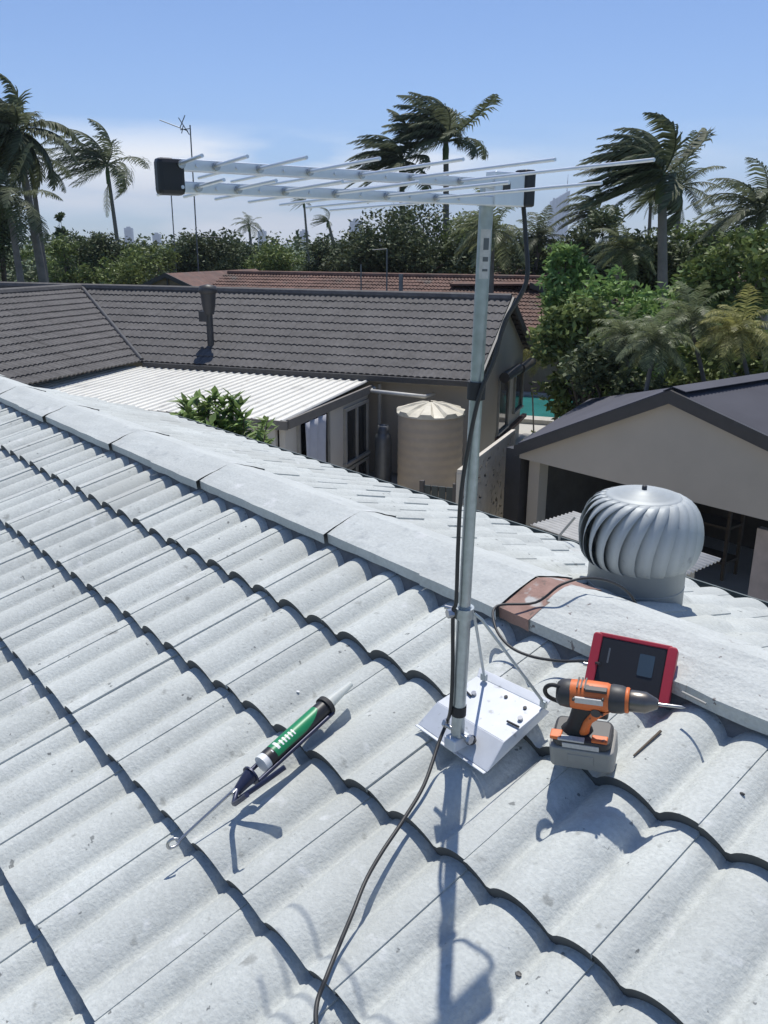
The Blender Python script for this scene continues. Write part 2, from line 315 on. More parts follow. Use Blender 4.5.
# gable barge boards and walls
def barge(p, q, name='barge_board'):
    d = (V(q)-V(p)); n = V((0, 0, 1)); MB().slab([V(p)+V((0, 0, .06)), V(q)+V((0, 0, .06)), V(q)-V((0, 0, .16)), V(p)-V((0, 0, .16))], .05).build(name, M['fascia'], nb)
barge((XR+.03, EY-.05, EZ), (XR+.03, RY, RZ)); barge((XR+.03, RY, RZ), (XR+.03, 2*RY-EY+.05, EZ))
MB().box(((XV+XR)/2, EY-.07, EZ-.05), (XR-XV-.2, .12, .12)).build('gutter', M['fascia'], nb)
MB().box(((XV+XR)/2, EY+.2, EZ-.12), (XR-XV-.3, .5, .02)).build('eave_soffit', M['beige'], nb)
mb = MB(); wx = XR-.15
mb.slab([(wx, EY+.55, G), (wx, 2*RY-EY-.4, G), (wx, 2*RY-EY-.4, EZ+.1), (wx, RY, RZ-.08), (wx, EY+.55, EZ+.15)], .2)
mb.box(((XV+wx)/2, EY+.65, (G+EZ)/2), (wx-XV-.21, .2, EZ-G-.15)); mb.box((-16, 20, (G+EZ)/2-.2), (.2, 8, EZ-G)).build('wall', M['beige'], nb)
MB().box((XV-.6, 10, (G+EZ)/2-.1), (.2, 12, EZ-G-.2)).build('wing_wall', M['beige'], nb)
def window(x, y0, y1, z0, z1, nm='window', panes=1, fr=.05):      # on a wall facing +x
    f = MB()
    f.box((x+.02, (y0+y1)/2, z1), (.08, y1-y0+fr, fr)); f.box((x+.02, (y0+y1)/2, z0), (.12, y1-y0+fr*2, fr))
    for k in range(panes+1): f.box((x+.023, y0+(y1-y0)*k/panes, (z0+z1)/2), (.07, fr, z1-z0-fr))
    fo = f.build(nm, M['frame'], nb)
    MB().box((x+.006, (y0+y1)/2, (z0+z1)/2), (.02, y1-y0-.01, z1-z0-.01)).build('pane', M['glass'], fo); return fo
window(wx, 19.0, 20.2, -3.5, -2.15); window(wx, 21.0, 22.1, -3.3, -2.2)
for (y0, y1, zt) in ((18.75, 20.5, -2.02), (20.8, 22.45, -2.07)):
    MB().tube([(wx+.2, y0, zt), (wx+.2, y1, zt)], .13, 12).build('roller_awning', M['fascia'], nb)
MB().box((wx+.06, 20.7, -3.62), (.12, 3.6, .09)).build('brick_sill', M['brick_tile'], nb)
# patio room
PX = -6.4; PY0 = 11.8; PY1 = 16.15; PZ1 = -1.87; PZ0 = -1.99; PXL = -18
mb = MB(); nr = 58; prof = []
w_ = .2
x = PXL
while x < PX+.1:
    for dx, dz in ((0, 0), (.135, 0), (.15, .03), (.185, .03)): prof.append((x+dx, dz))
    x += w_
prof = [p for p in prof if p[0] <= PX+.1]
n_ = len(prof); SK = .0
vs = [(p[0], PY0, PZ0+p[1]) for p in prof]+[(p[0], PY1, PZ1+p[1]) for p in prof]
mb.add(vs, [(i, i+1, n_+i+1, n_+i) for i in range(n_-1)])
mb.add([(v[0], v[1], v[2]-.012) for v in vs], [(i, n_+i, n_+i+1, i+1) for i in range(n_-1)])
mb.build('patio_roof', M['white_sheet'], nb)
MB().box(((PXL+PX)/2+.05, PY0-.03, PZ0-.06), (PX-PXL+.1, .05, .16)).box((PX+.1, (PY0+PY1)/2, (PZ0+PZ1)/2-.10), (.06, PY1-PY0, .17)).build('patio_fascia', mat('grey_brown_fascia', (.17, .155, .135), .7), nb)
MB().box((PX-.1, (PY0+PY1)/2+.1, (G+PZ0-.14)/2), (.12, PY1-PY0-.1, PZ0-.14-G)).build('patio_wall', M['beige_pale'], nb)
MB().box(((PXL+PX)/2, PY0+.12, (G+PZ0-.14)/2), (PX-PXL-.4, .1, PZ0-.14-G)).build('patio_front_wall', M['beige_pale'], nb)
window(PX-.03, 14.75, 16.05, -3.5, -2.3, panes=2, fr=.07)
window(PX-.03, 14.75, 16.05, -4.1, -3.62, panes=2, fr=.07)
dr = window(PX-.03, 12.45, 13.85, -4.1, -2.12, nm='door_opening', panes=1)
# downpipe elbow
MB().tube([(PX+.15, 16.1, -2.02), (PX+.15, 15.9, -2.05), (-5.0, 15.9, -2.1), (-5.0, 16.6, -2.15)], .045, 8).build('white_pipe', M['white_trim'], nb)
MB().tube([(PX+.2, 16.3, -1.95), (PX+.2, 16.3, G)], .045, 8).build('downpipe', M['frame'], nb)
tw = thing('towel', 'white towel hanging in the patio doorway of the neighbouring house', 'towel', tuple(hl(PX+.12, 12.95, -3.3)), A)
mb = MB(); vs = []
for j in range(9):
    for i in range(13):
        yy = -.48+.96*i/12*(1-.0*j); vs.append((.03*math.sin(i*1.3+j*.25), yy+.05*j/8*(i/12-.5), 1.17-1.25*j/8-(.1*i/12)*(j/8)))
mb.add(vs, [(j*13+i, j*13+i+1, j*13+14+i, j*13+13+i) for j in range(8) for i in range(12)], smooth=True)
o = mb.build('towel_cloth', M['cloth'], tw); sd = o.modifiers.new('solid', 'SOLIDIFY'); sd.thickness = .012
# vent pipe on their roof
vp = thing('vent_pipe', 'dark flue pipe with cowl rising from charcoal tiled roof', 'vent pipe', tuple(hl(-10.92, 16.96, -1.5)), A)
MB().tube([(0, 0, 0), (0, 0, 1.15)], .085, 10).build('pipe', M['fascia'], vp)
MB().tube([(0, 0, .9), (0, 0, 1.1), (0, 0, 1.42)], [.12, .16, .19], 12).box((-.12, .0, .85), (.24, .2, .25)).build('cowl', M['fascia'], vp)
MB().lathe([(.2, 1.4), (.24, 1.45), (.2, 1.58), (0, 1.62)], 14).build('cowl_cap', M['fascia'], vp)
# tank
tk = thing('water_tank', 'round beige rainwater tank with cream ribbed top under the eave', 'water tank', tuple(hl(-4.66, 15.25, G)), A)
TR = .69; TZ = 1.9
mb = MB(); prof = [(TR+.004*math.sin(i*1.05), i*TZ/60) for i in range(61)]
mb.lathe(prof, 40).build('tank_wall', M['tank'], tk)
mb = MB(); vs = []; n_ = 64
for j, (r_, z_) in enumerate(((TR+.03, TZ-.03), (TR+.03, TZ+.02), (TR*.9, TZ+.06), (TR*.5, TZ+.15), (.05, TZ+.22))):
    for k in range(n_):
        a = 2*math.pi*k/n_; wv = (.035 if j in (2, 3) else (.05 if j == 1 else 0))*(1 if k % 8 < 4 else -.3)
        vs.append((r_*math.cos(a), r_*math.sin(a), z_+wv))
mb.add(vs, [(j*n_+k, j*n_+(k+1) % n_, (j+1)*n_+(k+1) % n_, (j+1)*n_+k) for j in range(4) for k in range(n_)]).build('tank_top', M['tank_top'], tk)
gc = thing('gas_cylinder', 'tall grey gas cylinder standing between patio wall and beige tank', 'gas cylinder', tuple(hl(-5.85, 15.6, G)), A)
MB().lathe([(0, 0), (.17, .01), (.19, .06), (.19, 1.15), (.17, 1.25), (.1, 1.32), (.1, 1.33), (0, 1.34)], 20).build('cylinder_body', M['gas'], gc)
MB().lathe([(.12, 1.28), (.12, 1.46), (.105, 1.46), (.105, 1.3)], 18).build('valve_collar', M['gas'], gc)
# lattice fence, gate, post
lf = thing('fretwork_fence', 'beige screen fence with cut out leaf pattern beside the neighbouring house', 'fence', tuple(hl(-2.78, 10.6, G)), A+R(-3))
FH = 1.9; FL = 3.2
mb = MB(); ny, nz_ = 74, 42
rg = random.Random(5); holes = [(rg.uniform(.05, FL-.05), rg.uniform(.1, FH-.08), rg.uniform(.035, .075), rg.uniform(0, 3.1)) for _ in range(210)]
def cut(y, z):
    for (hy, hz_, hr, ha) in holes:
        dy, dz = y-hy, z-hz_; a = dy*math.cos(ha)+dz*math.sin(ha); b = -dy*math.sin(ha)+dz*math.cos(ha)
        if (a/hr)**2+(b/(hr*.42))**2 < 1: return True
    return False
for i in range(ny*2):
    for j in range(nz_*2):
        y = FL*(i+.5)/(ny*2); z = FH*(j+.5)/(nz_*2)
        if not cut(y, z):
            hy, hz_ = FL/ny/4, FH/nz_/4
            mb.add([(0, y-hy, z-hz_), (0, y+hy, z-hz_), (0, y+hy, z+hz_), (0, y-hy, z+hz_)], [(0, 1, 2, 3)])
o = mb.build('screen_panel', M['lattice'], lf); o.modifiers.new('weld', 'WELD').merge_threshold = .001
sd = o.modifiers.new('solid', 'SOLIDIFY'); sd.thickness = .02
MB().box((-.06, FL/2, FH/2), (.02, FL, FH)).build('backing', M['fence'], lf)
MB().box((0, FL/2, FH+.03), (.07, FL+.1, .06)).build('top_rail', M['lattice'], lf)
for y in (-.02, FL+.05): MB().box((0, y, FH/2), (.08, .07, FH)).build('post', M['lattice'], lf)
gt = thing('side_gate', 'dark narrow slatted gate in front of the beige tank', 'gate', tuple(hl(-3.12, 10.6, G)), A)
mb = MB()
for k in range(4): mb.box((-.18+k*.12, 0, .85), (.10, .03, 1.6))
mb.build('gate_slats', mat('dull_green_gate', (.05, .06, .055), .6), gt)
for z_ in (.2, 1.6): MB().box((0, .02, z_), (.45, .03, .07)).build('gate_rail', M['fence'], gt)
for x_ in (-.27, .27): MB().box((x_, 0, .86), (.07, .07, 1.72)).build('gate_post', M['fence'], gt)
# pool fence + back fence
bf = thing('boundary_fence', 'tall dark timber boundary fence behind the swimming pool', 'fence', tuple(hl(-12, 30.2, G)), A)
mb = MB()
for k in range(150): mb.box((k*.17, .0+.004*(k % 3), 1.25), (.16, .03, 2.5))
mb.build('palings', M['fence'], bf); MB().box((12.7, -.04, 2.2), (25.4, .05, .09)).box((12.7, -.04, .5), (25.4, .05, .09)).build('fence_rail', M['fence'], bf)
rg = random.Random(3)
# ------------------------------------------------------------------ garage on the right
ga = thing('garage', 'beige gabled garage with dark metal roof and open shaded front', 'garage', (-4.89, 9.0, 0))
AZ = -.80
ap = V((0, 0, AZ)); le = V((-2.66, 0, AZ-1.23)); re = V((3.6, 0, AZ-1.0)); RG = V((.33, 5.2, 0))
lb = V((-4.45, 4.3, AZ-1.22))
MB().slab([le, ap, ap+RG, lb], -.05).build('left_roof_slope', M['garage_roof'], ga)
mb = MB(); k_ = 60; vs = []
for j in (0, 1):
    for i in range(k_*2+1):
        t = i/(k_*2); p = re*(1-0)+(ap-re)*0; yy = t*5.2
        base = (ap if j else re)+RG*t
        vs.append(base+V((0, 0, .02 if i % 2 else 0)))
n_ = k_*2+1
mb.add(vs, [(i, n_+i, n_+i+1, i+1) for i in range(n_-1)]).build('right_roof_slope', M['garage_roof'], ga)
MB().slab([ap+V((-.14, -.05, .0)), ap+V((0, -.05, .075)), ap+RG+V((0, 0, .075)), ap+RG+V((-.14, 0, .0))], .01).slab([ap+V((0, -.05, .075)), ap+V((.2, -.05, .03)), ap+RG+V((.2, 0, .03)), ap+RG+V((0, 0, .075))], .01).build('ridge_flashing', M['garage_roof'], ga)
def strip(p, q, h, y0, t_, m, nm, par):
    p = V(p); q = V(q); MB().slab([p+V((0, y0, .03)), p+V((0, y0, -h)), q+V((0, y0, -h)), q+V((0, y0, .03))], -t_).build(nm, m, par)
strip(le, ap, .15, -.06, .05, M['fascia'], 'barge_board', ga); strip(ap, re, .15, -.06, .05, M['fascia'], 'barge_board', ga)
WB = AZ-1.42
MB().slab([(le.x+.02, .02, le.z-.06), (le.x+.02, .02, WB), (3.6, .02, WB-.05), (3.6, .02, re.z-.06), (0, .02, AZ-.09)], .18).build('gable_wall', M['beige'], ga)
MB().box((-2.5, .35, (G+WB)/2), (.22, .22, WB-G)).build('corner_post', M['beige'], ga)
MB().box((2.1, .5, (G+WB)/2-.15), (1.85, .12, WB-G-.3)).build('front_panel', M['pink'], ga)
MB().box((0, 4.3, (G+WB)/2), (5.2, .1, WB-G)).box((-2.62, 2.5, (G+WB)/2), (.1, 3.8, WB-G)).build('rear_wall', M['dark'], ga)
MB().box((-2.84, .25, (G+WB)/2+.05), (.32, .3, WB-G+.1)).build('dark_downpipe_box', M['fascia'], ga)
# stored bits inside garage
sh = thing('storage_shelf', 'brown shelving standing in the shade inside the garage', 'shelf', (-5.9, 11.6, G))
for z_ in (.3, .9, 1.5): MB().box((0, 0, z_), (1.7, .5, .04)).build('shelf_board', M['bark_d'], sh)
for x_ in (-.83, .83):
    for y_ in (-.22, .22): MB().box((x_, y_, .8), (.05, .05, 1.6)).build('upright', M['bark_d'], sh)
# awning shed
aw = thing('garden_shed', 'small lean-to shed with white corrugated roof behind the turbine ventilator', 'shed', (-5.11, 6.43, G))
mb = MB(); n_ = 88; AL, AW_ = 2.04, .84; vs = []
for j in (0, 1):
    for i in range(n_+1):
        vs.append((j*AL, AW_*i/n_, 2.0-.06*j+.014*math.cos(2*math.pi*i/8)))
mb.add(vs, [(i, n_+1+i, n_+2+i, i+1) for i in range(n_)], smooth=True); o = mb.build('corrugated_roof', M['white_trim'], aw); o.modifiers.new('s', 'SOLIDIFY').thickness = .006
MB().box((AL/2, .01, 1.86), (AL, .03, .2)).build('shed_fascia', M['beige_pale'], aw)
MB().box((AL/2-.1, AW_/2+.05, .95), (AL-.35, AW_-.15, 1.85)).build('shed_wall', M['beige'], aw)
# thin stick by the gutter
MB().tube([atz(594/1, 1, 0)*0+V((-.95, 1.80, -.30)), V((-.95, 1.82, -.22)), V((-.90, 1.9, -.08))], .008, 6)
tag(MB().tube([roof(507, 530, 0)*0+V((-1.14, 1.80, -.34)), V((-1.14, 1.80, -.26)), V((-1.08, 1.83, -.16))], .006, 6).build('gutter_bracket', M['frame']), 'thin pale bent bracket sticking up from the far gutter', 'bracket')
# ------------------------------------------------------------------ foliage
def leaves_crown(mb, blobs, n, leaf, rg, droop=0., aspect=.45, wind=None):
    tot = sum(b[1]*b[2]*b[1] for b in blobs)
    for (c, rx, rz) in blobs:
        k = int(n*(rx*rz*rx)/tot); nc = max(6, k//26)
        for _ in range(nc):
            while True:
                d = V((rg.gauss(0, 1), rg.gauss(0, 1), rg.gauss(0, 1)))
                if d.length > .01: break
            d.normalize(); rr = rg.random()**.38
            cc = V(c)+V((d.x*rx*rr, d.y*rx*rr, d.z*rz*rr)); sz = rx*rg.uniform(.10, .24)
            for _ in range(26):
                p = cc+V((rg.gauss(0, 1), rg.gauss(0, 1), rg.gauss(0, .8)))*sz
                a = V((rg.gauss(0, 1), rg.gauss(0, 1), rg.gauss(0, .6)-droop)).normalized(); b = a.cross(V((rg.gauss(0, 1), rg.gauss(0, 1), rg.gauss(0, 1)))).normalized()
                l = leaf*rg.uniform(.6, 1.3); w = l*aspect
                if wind: a = (a+wind*.4).normalized()
                mb.add([p, p+a*l*.5+b*w*.5, p+a*l, p+a*l*.5-b*w*.5], [(0, 1, 2, 3)])
def tree(px, top, D, wpx, mt, n, leaf, label, name='broadleaf_tree', hfrac=.7, seed=0, group=None, lobes=7, base_px=None, cat='tree', aspect=.45, droop=0.):
    rg = random.Random(seed*7+1); c = dist(px, top, D); ppm = 850/D*1.03; W = wpx/ppm/2; zt = c.z; H = zt-G; ch = H*hfrac
    root = thing(name, label, cat, (c.x, c.y, G), 0, group or 'leafy trees beyond the roofs')
    blobs = []
    for i in range(lobes):
        a = rg.uniform(0, 6.28); rr = W*rg.uniform(.3, .85) if i else 0; rx = W*rg.uniform(.38, .62); rz = min(rx*rg.uniform(.7, 1.1), ch*.5)
        z = H-rz if i == 0 else H-rz-rg.uniform(.0, .8)**1.3*(ch-rz)
        blobs.append(((rr*math.cos(a), rr*math.sin(a), max(z, rz*.8)), rx, rz))
    mb = MB(); leaves_crown(mb, blobs, n, leaf, rg, droop, aspect); mb.build('crown', M[mt], root)
    tb = MB(); tr = max(.06, W*.07)
    tb.tube([(0, 0, 0), (.1*W*rg.uniform(-1, 1), 0, H*.3), (0, 0, H*.6)], [tr, tr*.8, tr*.5], 8)
    for b in blobs: tb.tube([(0, 0, H*.35), tuple(V(b[0])*.6+V((0, 0, H*.2))), b[0]], [tr*.5, tr*.35, tr*.15], 6)
    tb.build('trunk', M['bark_d'], root); return root
def frond(mb, p0, az, el, L, droop, wind, rg, npair=34, ll=.5, lw=.05, start=.12, twist=.0):
    d = V((math.cos(az)*math.cos(el), math.sin(az)*math.cos(el), math.sin(el))); p = V(p0); pts = [p.copy()]; ds = []
    K = 12
    for k in range(K):
        d = (d+V((0, 0, -droop/K*(1+k/K)))+wind*(1.0/K)*(.6+k/K)).normalized(); p = p+d*(L/K); pts.append(p.copy()); ds.append(d.copy())
    mb.tube(pts, [.03*(1-i/(K+1))*L/2.2 for i in range(K+1)], 4, caps=False)
    for i in range(npair):
        t = start+(1-start)*(i+.5)/npair; f = t*K; j = min(int(f), K-1); q = pts[j].lerp(pts[j+1], f-j); dd = ds[j]
        side = dd.cross(V((0, 0, 1)));
        if side.length < .05: side = V((1, 0, 0))
        side.normalize(); l = ll*L*(math.sin(math.pi*min(1, t*.86+.12)))**.7*rg.uniform(.85, 1.12)
        for s in (-1, 1):
            a = (side*s*.9+dd*.55+V((0, 0, rg.uniform(-.35, .05)-twist))+wind*.35).normalized(); b = a.cross(V((0, 0, 1)).lerp(dd, .3)).normalized()*lw*L*.5
            b2 = dd*lw*L*.35; m_ = q+a*l*.55; e_ = q+(a+V((0, 0, -.28))+wind*.12).normalized()*l
            mb.add([q-b2, q+b2, m_+b2, m_-b2, e_], [(0, 1, 2, 3), (3, 2, 4)])
WIND = -RT
def palm(bx, by, cx, cy, D, L, label, nf=16, trunk_r=.13, droop=1.1, wind=.8, mt='palm', seed=0, shaft=True, group=None, name='palm_tree', npair=34, ll=.27, zbase=None, elr=(-.2, 1.35), dead=0, lw=.03):
    """(bx,by)->lower point of the trunk seen, (cx,cy)->crown centre"""
    rg = random.Random(seed*13+5); nf = int(nf*1.5); c = dist(cx, cy, D); b = dist(bx, by, D); g = b+(b-c)*((b.z-G)/max(c.z-b.z, .3)) if by > cy+4 else V((c.x, c.y, G))
    if (g-V((c.x, c.y, G))).length > 3: g = V((c.x, c.y, G))+((g-V((c.x, c.y, G))).normalized())*3
    g.z = G; root = thing(name, label, 'palm tree' if shaft else 'shrub', tuple(g), 0, group or ('palm trees around the houses' if shaft else 'spiky shrubs behind the garage')); cc = c-g
    mid = cc*.5+V((0, 0, .3)); tb = MB()
    pts = [V((0, 0, 0)).lerp(mid, t).lerp(mid.lerp(cc, t), t) for t in [i/9 for i in range(10)]]
    tb.tube(pts, [trunk_r*(1.25-.5*i/9) for i in range(10)], 10).build('trunk', M['bark'], root)
    if shaft: MB().tube([cc-V((0, 0, L*.28)), cc-V((0, 0, L*.1)), cc+V((0, 0, L*.06))], [trunk_r*.9, trunk_r*1.0, trunk_r*.45], 10).build('crownshaft', M['shaft'], root)
    mb = MB()
    for i in range(nf):
        az = i*2.399+rg.uniform(-.25, .25); f = i/(nf-1); el = elr[1]-(elr[1]-elr[0])*f**.8
        v = WIND*wind*1.9*rg.uniform(.6, 1.3); hv = V((math.cos(az), math.sin(az), 0))+WIND*min(.75, wind*.45); az = math.atan2(hv.y, hv.x)
        frond(mb, cc+V((0, 0, .05)), az, el, L*rg.uniform(.85, 1.1), droop*rg.uniform(.7, 1.2), v, rg, npair, ll, lw)
    mb.build('crown', M[mt], root)
    if dead:
        md = MB()
        for i in range(dead): frond(md, cc-V((0, 0, L*.25)), rg.uniform(0, 6.28), -.6, L*.6, 2.2, WIND*.1, rg, 24, ll, .03, twist=.6)
        md.build('dry_frond', M['palm_y'], root)
    return root
G_P = None
palm(45, 292, 16, 132, 38, 2.7, 'tall shaggy palm at the left edge of the photo, tallest crown there', 24, .17, 1.3, .7, seed=1, dead=4, elr=(-.7, 1.4), npair=44, lw=.04)
palm(42, 250, 30, 160, 41, 2.1, 'slim palm leaning just right of the tall shaggy palm', 12, .12, 1.0, .3, seed=2, dead=1)
palm(22, 290, 8, 200, 36, 2.3, 'lower dark palm under the tall shaggy palm at left', 16, .14, 1.2, .5, seed=21)
palm(117, 240, 107, 166, 58, 3.7, 'lone palm on thin trunk right of the left edge palms, fronds blown left', 17, .13, .8, 1.2, seed=3, dead=1)
palm(251, 246, 249, 226, 60, 1.3, 'small palm above the treeline left of the antenna middle', 12, .1, 1.2, .3, seed=4, npair=20)
palm(307, 240, 304, 203, 62, 1.1, 'skinny palm with crown hidden behind the antenna boom', 11, .09, 1.0, 1.0, seed=5, npair=20)
palm(334, 246, 328, 222, 60, 1.25, 'small windswept palm right of the skinny palm', 13, .12, .9, 1.9, seed=6, npair=22)
palm(402, 300, 402, 162, 46, 3.0, 'broad palm of the close pair, left lower one behind the antenna', 20, .16, 1.0, 1.2, seed=7, npair=44, lw=.036)
palm(446, 300, 446, 142, 47, 3.3, 'taller right palm of the close pair behind the antenna', 20, .17, .8, .8, seed=8, npair=44, elr=(.1, 1.45), lw=.036)
palm(590, 262, 596, 215, 38, 2.0, 'drooping dark palm just right of the far skyscraper', 15, .14, 1.5, 1.1, seed=9, npair=36)
palm(662, 330, 662, 178, 26, 2.4, 'large palm at right with thick crown blown hard to the left', 26, .15, .9, 1.35, seed=10, npair=50, elr=(-.3, 1.5), lw=.04)
palm(677, 240, 680, 188, 36, 1.8, 'smaller palm peeking out right behind the large windswept palm', 10, .11, .8, .1, seed=11, dead=1)
palm(649, 235, 651, 198, 40, 1.1, 'short thin palm left behind the large windswept palm', 10, .09, 1.4, .6, seed=12, dead=2)
palm(762, 300, 762, 215, 28, 2.3, 'palm at the right edge of the photo with spiky upright fronds', 16, .14, 1.1, .6, seed=13)
palm(722, 290, 724, 240, 33, 1.8, 'dark drooping palm left of the right edge palm', 14, .13, 1.6, .7, seed=14)
palm(490, 300, 492, 232, 34, 2.0, 'low palm with pale fronds behind the mast top', 14, .14, 1.3, .5, seed=15, mt='palm_s')
palm(532, 290, 540, 240, 40, 1.9, 'low palm with arching fronds left of the far skyscraper', 12, .12, 1.2, .1, seed=16)
palm(610, 300, 625, 252, 27, 1.3, 'olive palm low beneath the large windswept palm', 15, .12, 1.4, .5, seed=17, mt='palm_s')
# tree belt
T = [
 (-6, 205, 42, 70, 'leaf_d', 'dark dense tree at the left edge of the photo below the palms', 2600),
 (62, 236, 50, 60, 'leaf_m', 'mid green bushy tree between the left palms', 2200),
 (60, 212, 60, 12, 'leaf_d', 'thin pointed tree top rising right of the left palms', 500),
 (100, 232, 52, 62, 'leaf_d', 'dark rounded tree under the lone palm', 2400),
 (140, 244, 46, 66, 'leaf_m', 'olive green tree right of the lone palm trunk', 2600),
 (190, 230, 50, 74, 'leaf_d', 'dark leafy tree behind the distant aerial masts', 3000),
 (232, 241, 55, 60, 'leaf_d', 'dark tree below the small palm at the treeline', 2200),
 (275, 240, 52, 60, 'leaf_m', 'bushy tree between small palm and skinny palm', 2200),
 (318, 236, 50, 56, 'leaf_d', 'dark bushy tree beneath the small windswept palm', 2200),
 (362, 226, 42, 74, 'leaf_d', 'dark spreading tree left of the close palm pair', 3000),
 (424, 200, 42, 120, 'leaf_d', 'big dark tree under the close palm pair', 4200),
 (482, 212, 42, 90, 'leaf_m', 'mid green tree behind the upper mast', 3600),
 (515, 228, 40, 80, 'leaf_d', 'dark tree behind the junction box cable', 3200),
 (555, 243, 42, 70, 'leaf_m', 'olive tree at the foot of the far skyscraper', 2800),
 (612, 206, 36, 70, 'leaf_d', 'dark round tree right of the drooping palm', 2800),
 (690, 220, 32, 90, 'leaf_m', 'tall mid green tree right of the large windswept palm', 3800),
 (640, 232, 28, 90, 'leaf_d', 'dark tree under the crown of the large windswept palm', 3800),
]
for i, (px, top, D, w, mt, lb_, n) in enumerate(T): tree(px, top, D, w, mt, int(n*3.4), .21 if D > 40 else .18, lb_, seed=30+i, hfrac=.8, lobes=10)
T2 = [
 (567, 243, 24, 46, 'leaf_b', 'bright green leafy tree standing behind the brick red roof', 3000, .2),
 (618, 270, 22, 74, 'leaf_b', 'bright green bushy shrub right of the brick red roof', 3600, .18),
 (742, 228, 21, 96, 'leaf_m', 'large leafy green tree at the right edge over the garage', 7000, .18),
 (700, 262, 23, 70, 'leaf_b', 'light green tree between palm trunk and right edge tree', 3600, .18),
 (590, 300, 20, 100, 'leaf_m', 'wide green tree overhanging the pool fence', 6000, .2),
 (650, 290, 21, 110, 'leaf_b', 'dense light green tree behind the garage roof', 6500, .18),
 (720, 320, 18, 110, 'leaf_m', 'dense green shrub above the garage ridge', 6500, .17),
 (622, 335, 17, 100, 'leaf_d', 'dark low shrub by the garage gable and pool', 6000, .15),
]
for i, (px, top, D, w, mt, lb_, n, lf_) in enumerate(T2): tree(px, top, D, w, mt, n, lf_, lb_, seed=60+i, hfrac=.85, lobes=10)
palm(650, 372, 655, 345, 15.5, .75, 'spiky silvery palm shrub behind the garage gable', 22, .045, 1.3, .1, seed=40, mt='palm_s', name='palm_shrub', npair=26, ll=.3, shaft=False, elr=(-.2, 1.4))
palm(700, 372, 690, 322, 16.5, .8, 'tall spiky grey green palm shrub above the garage ridge', 20, .045, 1.2, .1, seed=41, mt='palm_s', name='palm_shrub', npair=26, ll=.3, shaft=False)
palm(745, 372, 738, 335, 16.0, .85, 'yellow green palm shrub at the right above the garage', 22, .045, 1.3, .2, seed=42, mt='palm_y', name='palm_shrub', npair=26, ll=.3, shaft=False)
palm(628, 372, 622, 338, 17.0, .75, 'pale tipped palm shrub left of the garage ridge', 18, .045, 1.3, .1, seed=43, mt='palm_s', name='palm_shrub', npair=24, ll=.3, shaft=False)
palm(532, 395, 530, 350, 25, .9, 'small weeping yellow plant at the dark fence', 14, .02, 2.2, .1, seed=44, mt='palm_y', name='weeping_shrub', npair=18, ll=.3, shaft=False)
# far belt as one mass
mb = MB(); rg = random.Random(77)
for i in range(150):
    px = -60+i*6.0+rg.uniform(-3, 3); D = rg.uniform(75, 120); top = rg.uniform(232, 243); c = dist(px, top, D)
    leaves_crown(mb, [((c.x, c.y, c.z-2.2), rg.uniform(2, 3.5), 2.2), ((c.x, c.y, c.z-4.2), 3.5, 2.0)], 190, .55, rg)
o = mb.build('woodland', M['leaf_d']); o['kind'] = 'stuff'
# hedge strip along the pool's near edge
tree(0, 0, 1, 1, 'leaf_m', 0, .1, 'x') if False else None
hd = thing('hedge', 'scruffy low hedge with reddish leaves along the pool behind the garage eave', 'hedge', tuple(dist(560, 425, 16.5)*1))
hz0 = hd.location.copy(); hd.location.z = G; mb = MB(); rg = random.Random(8)
for k in range(9):
    p = dist(520+k*11, 452-k*6.2, 16.0+k*.5); q = p-hd.location
    leaves_crown(mb, [((q.x, q.y, q.z-.25), .42, .3)], 240, .1, rg)
mb.build('foliage', M['leaf_m'], hd)
mb = MB()
for k in range(0, 9, 2):
    p = dist(520+k*11, 452-k*6.2, 16.0+k*.5)-hd.location; mb.tube([(p.x, p.y, 0), (p.x, p.y, p.z-.2)], .03, 6)
mb.build('stem', M['bark_d'], hd)
# near bush with glossy leaves
def bush(label, pts, seed, leaf):
    base = dist(225, 440, 9.2); root = thing('bush', label, 'bush', (base.x, base.y, G))
    rg = random.Random(seed); mb = MB(); st = MB()
    for (px, py, n) in pts:
        tip = dist(px, py, rg.uniform(8.9, 9.7)); n = int(n*1.7); t = tip-root.location; low = V((t.x*.55, t.y*.55, t.z-1.1)); st.tube([(0, 0, 0), (low.x*.5, low.y*.5, low.z*.5), low, t], [.03, .025, .015, .005], 6)
        for k in range(n):
            f = rg.random()**.6; p = low.lerp(t, f); az = rg.uniform(0, 6.28)
            a = V((math.cos(az), math.sin(az), rg.uniform(.0, 1.3))).normalized(); b = a.cross(V((0, 0, 1))).normalized(); l = leaf*rg.uniform(.7, 1.2); w = l*.2; nrm = a.cross(b)
            mb.add([p, p+a*l*.4+b*w-nrm*.006, p+a*l-V((0, 0, l*.12)), p+a*l*.4-b*w-nrm*.006, p+a*l*.45+nrm*.01], [(0, 1, 4), (1, 2, 4), (2, 3, 4), (3, 0, 4)])
    mb.build('leaves', M['leaf_g'], root); st.build('stem', M['bark_d'], root)
rg = random.Random(12)
bush('glossy green bush growing up beside the white patio roof', [(186, 402, 44), (196, 398, 44), (207, 401, 44), (214, 394, 44), (224, 400, 44), (233, 397, 40), (240, 406, 44), (180, 412, 44), (200, 410, 44), (220, 412, 44), (244, 418, 44), (190, 420, 44), (210, 424, 44), (232, 424, 44), (205, 440, 50), (228, 444, 50), (185, 432, 50), (246, 436, 40), (263, 420, 26), (268, 416, 18), (258, 428, 30), (266, 436, 30), (262, 446, 30), (240, 452, 40), (215, 450, 40)], 3, .19)
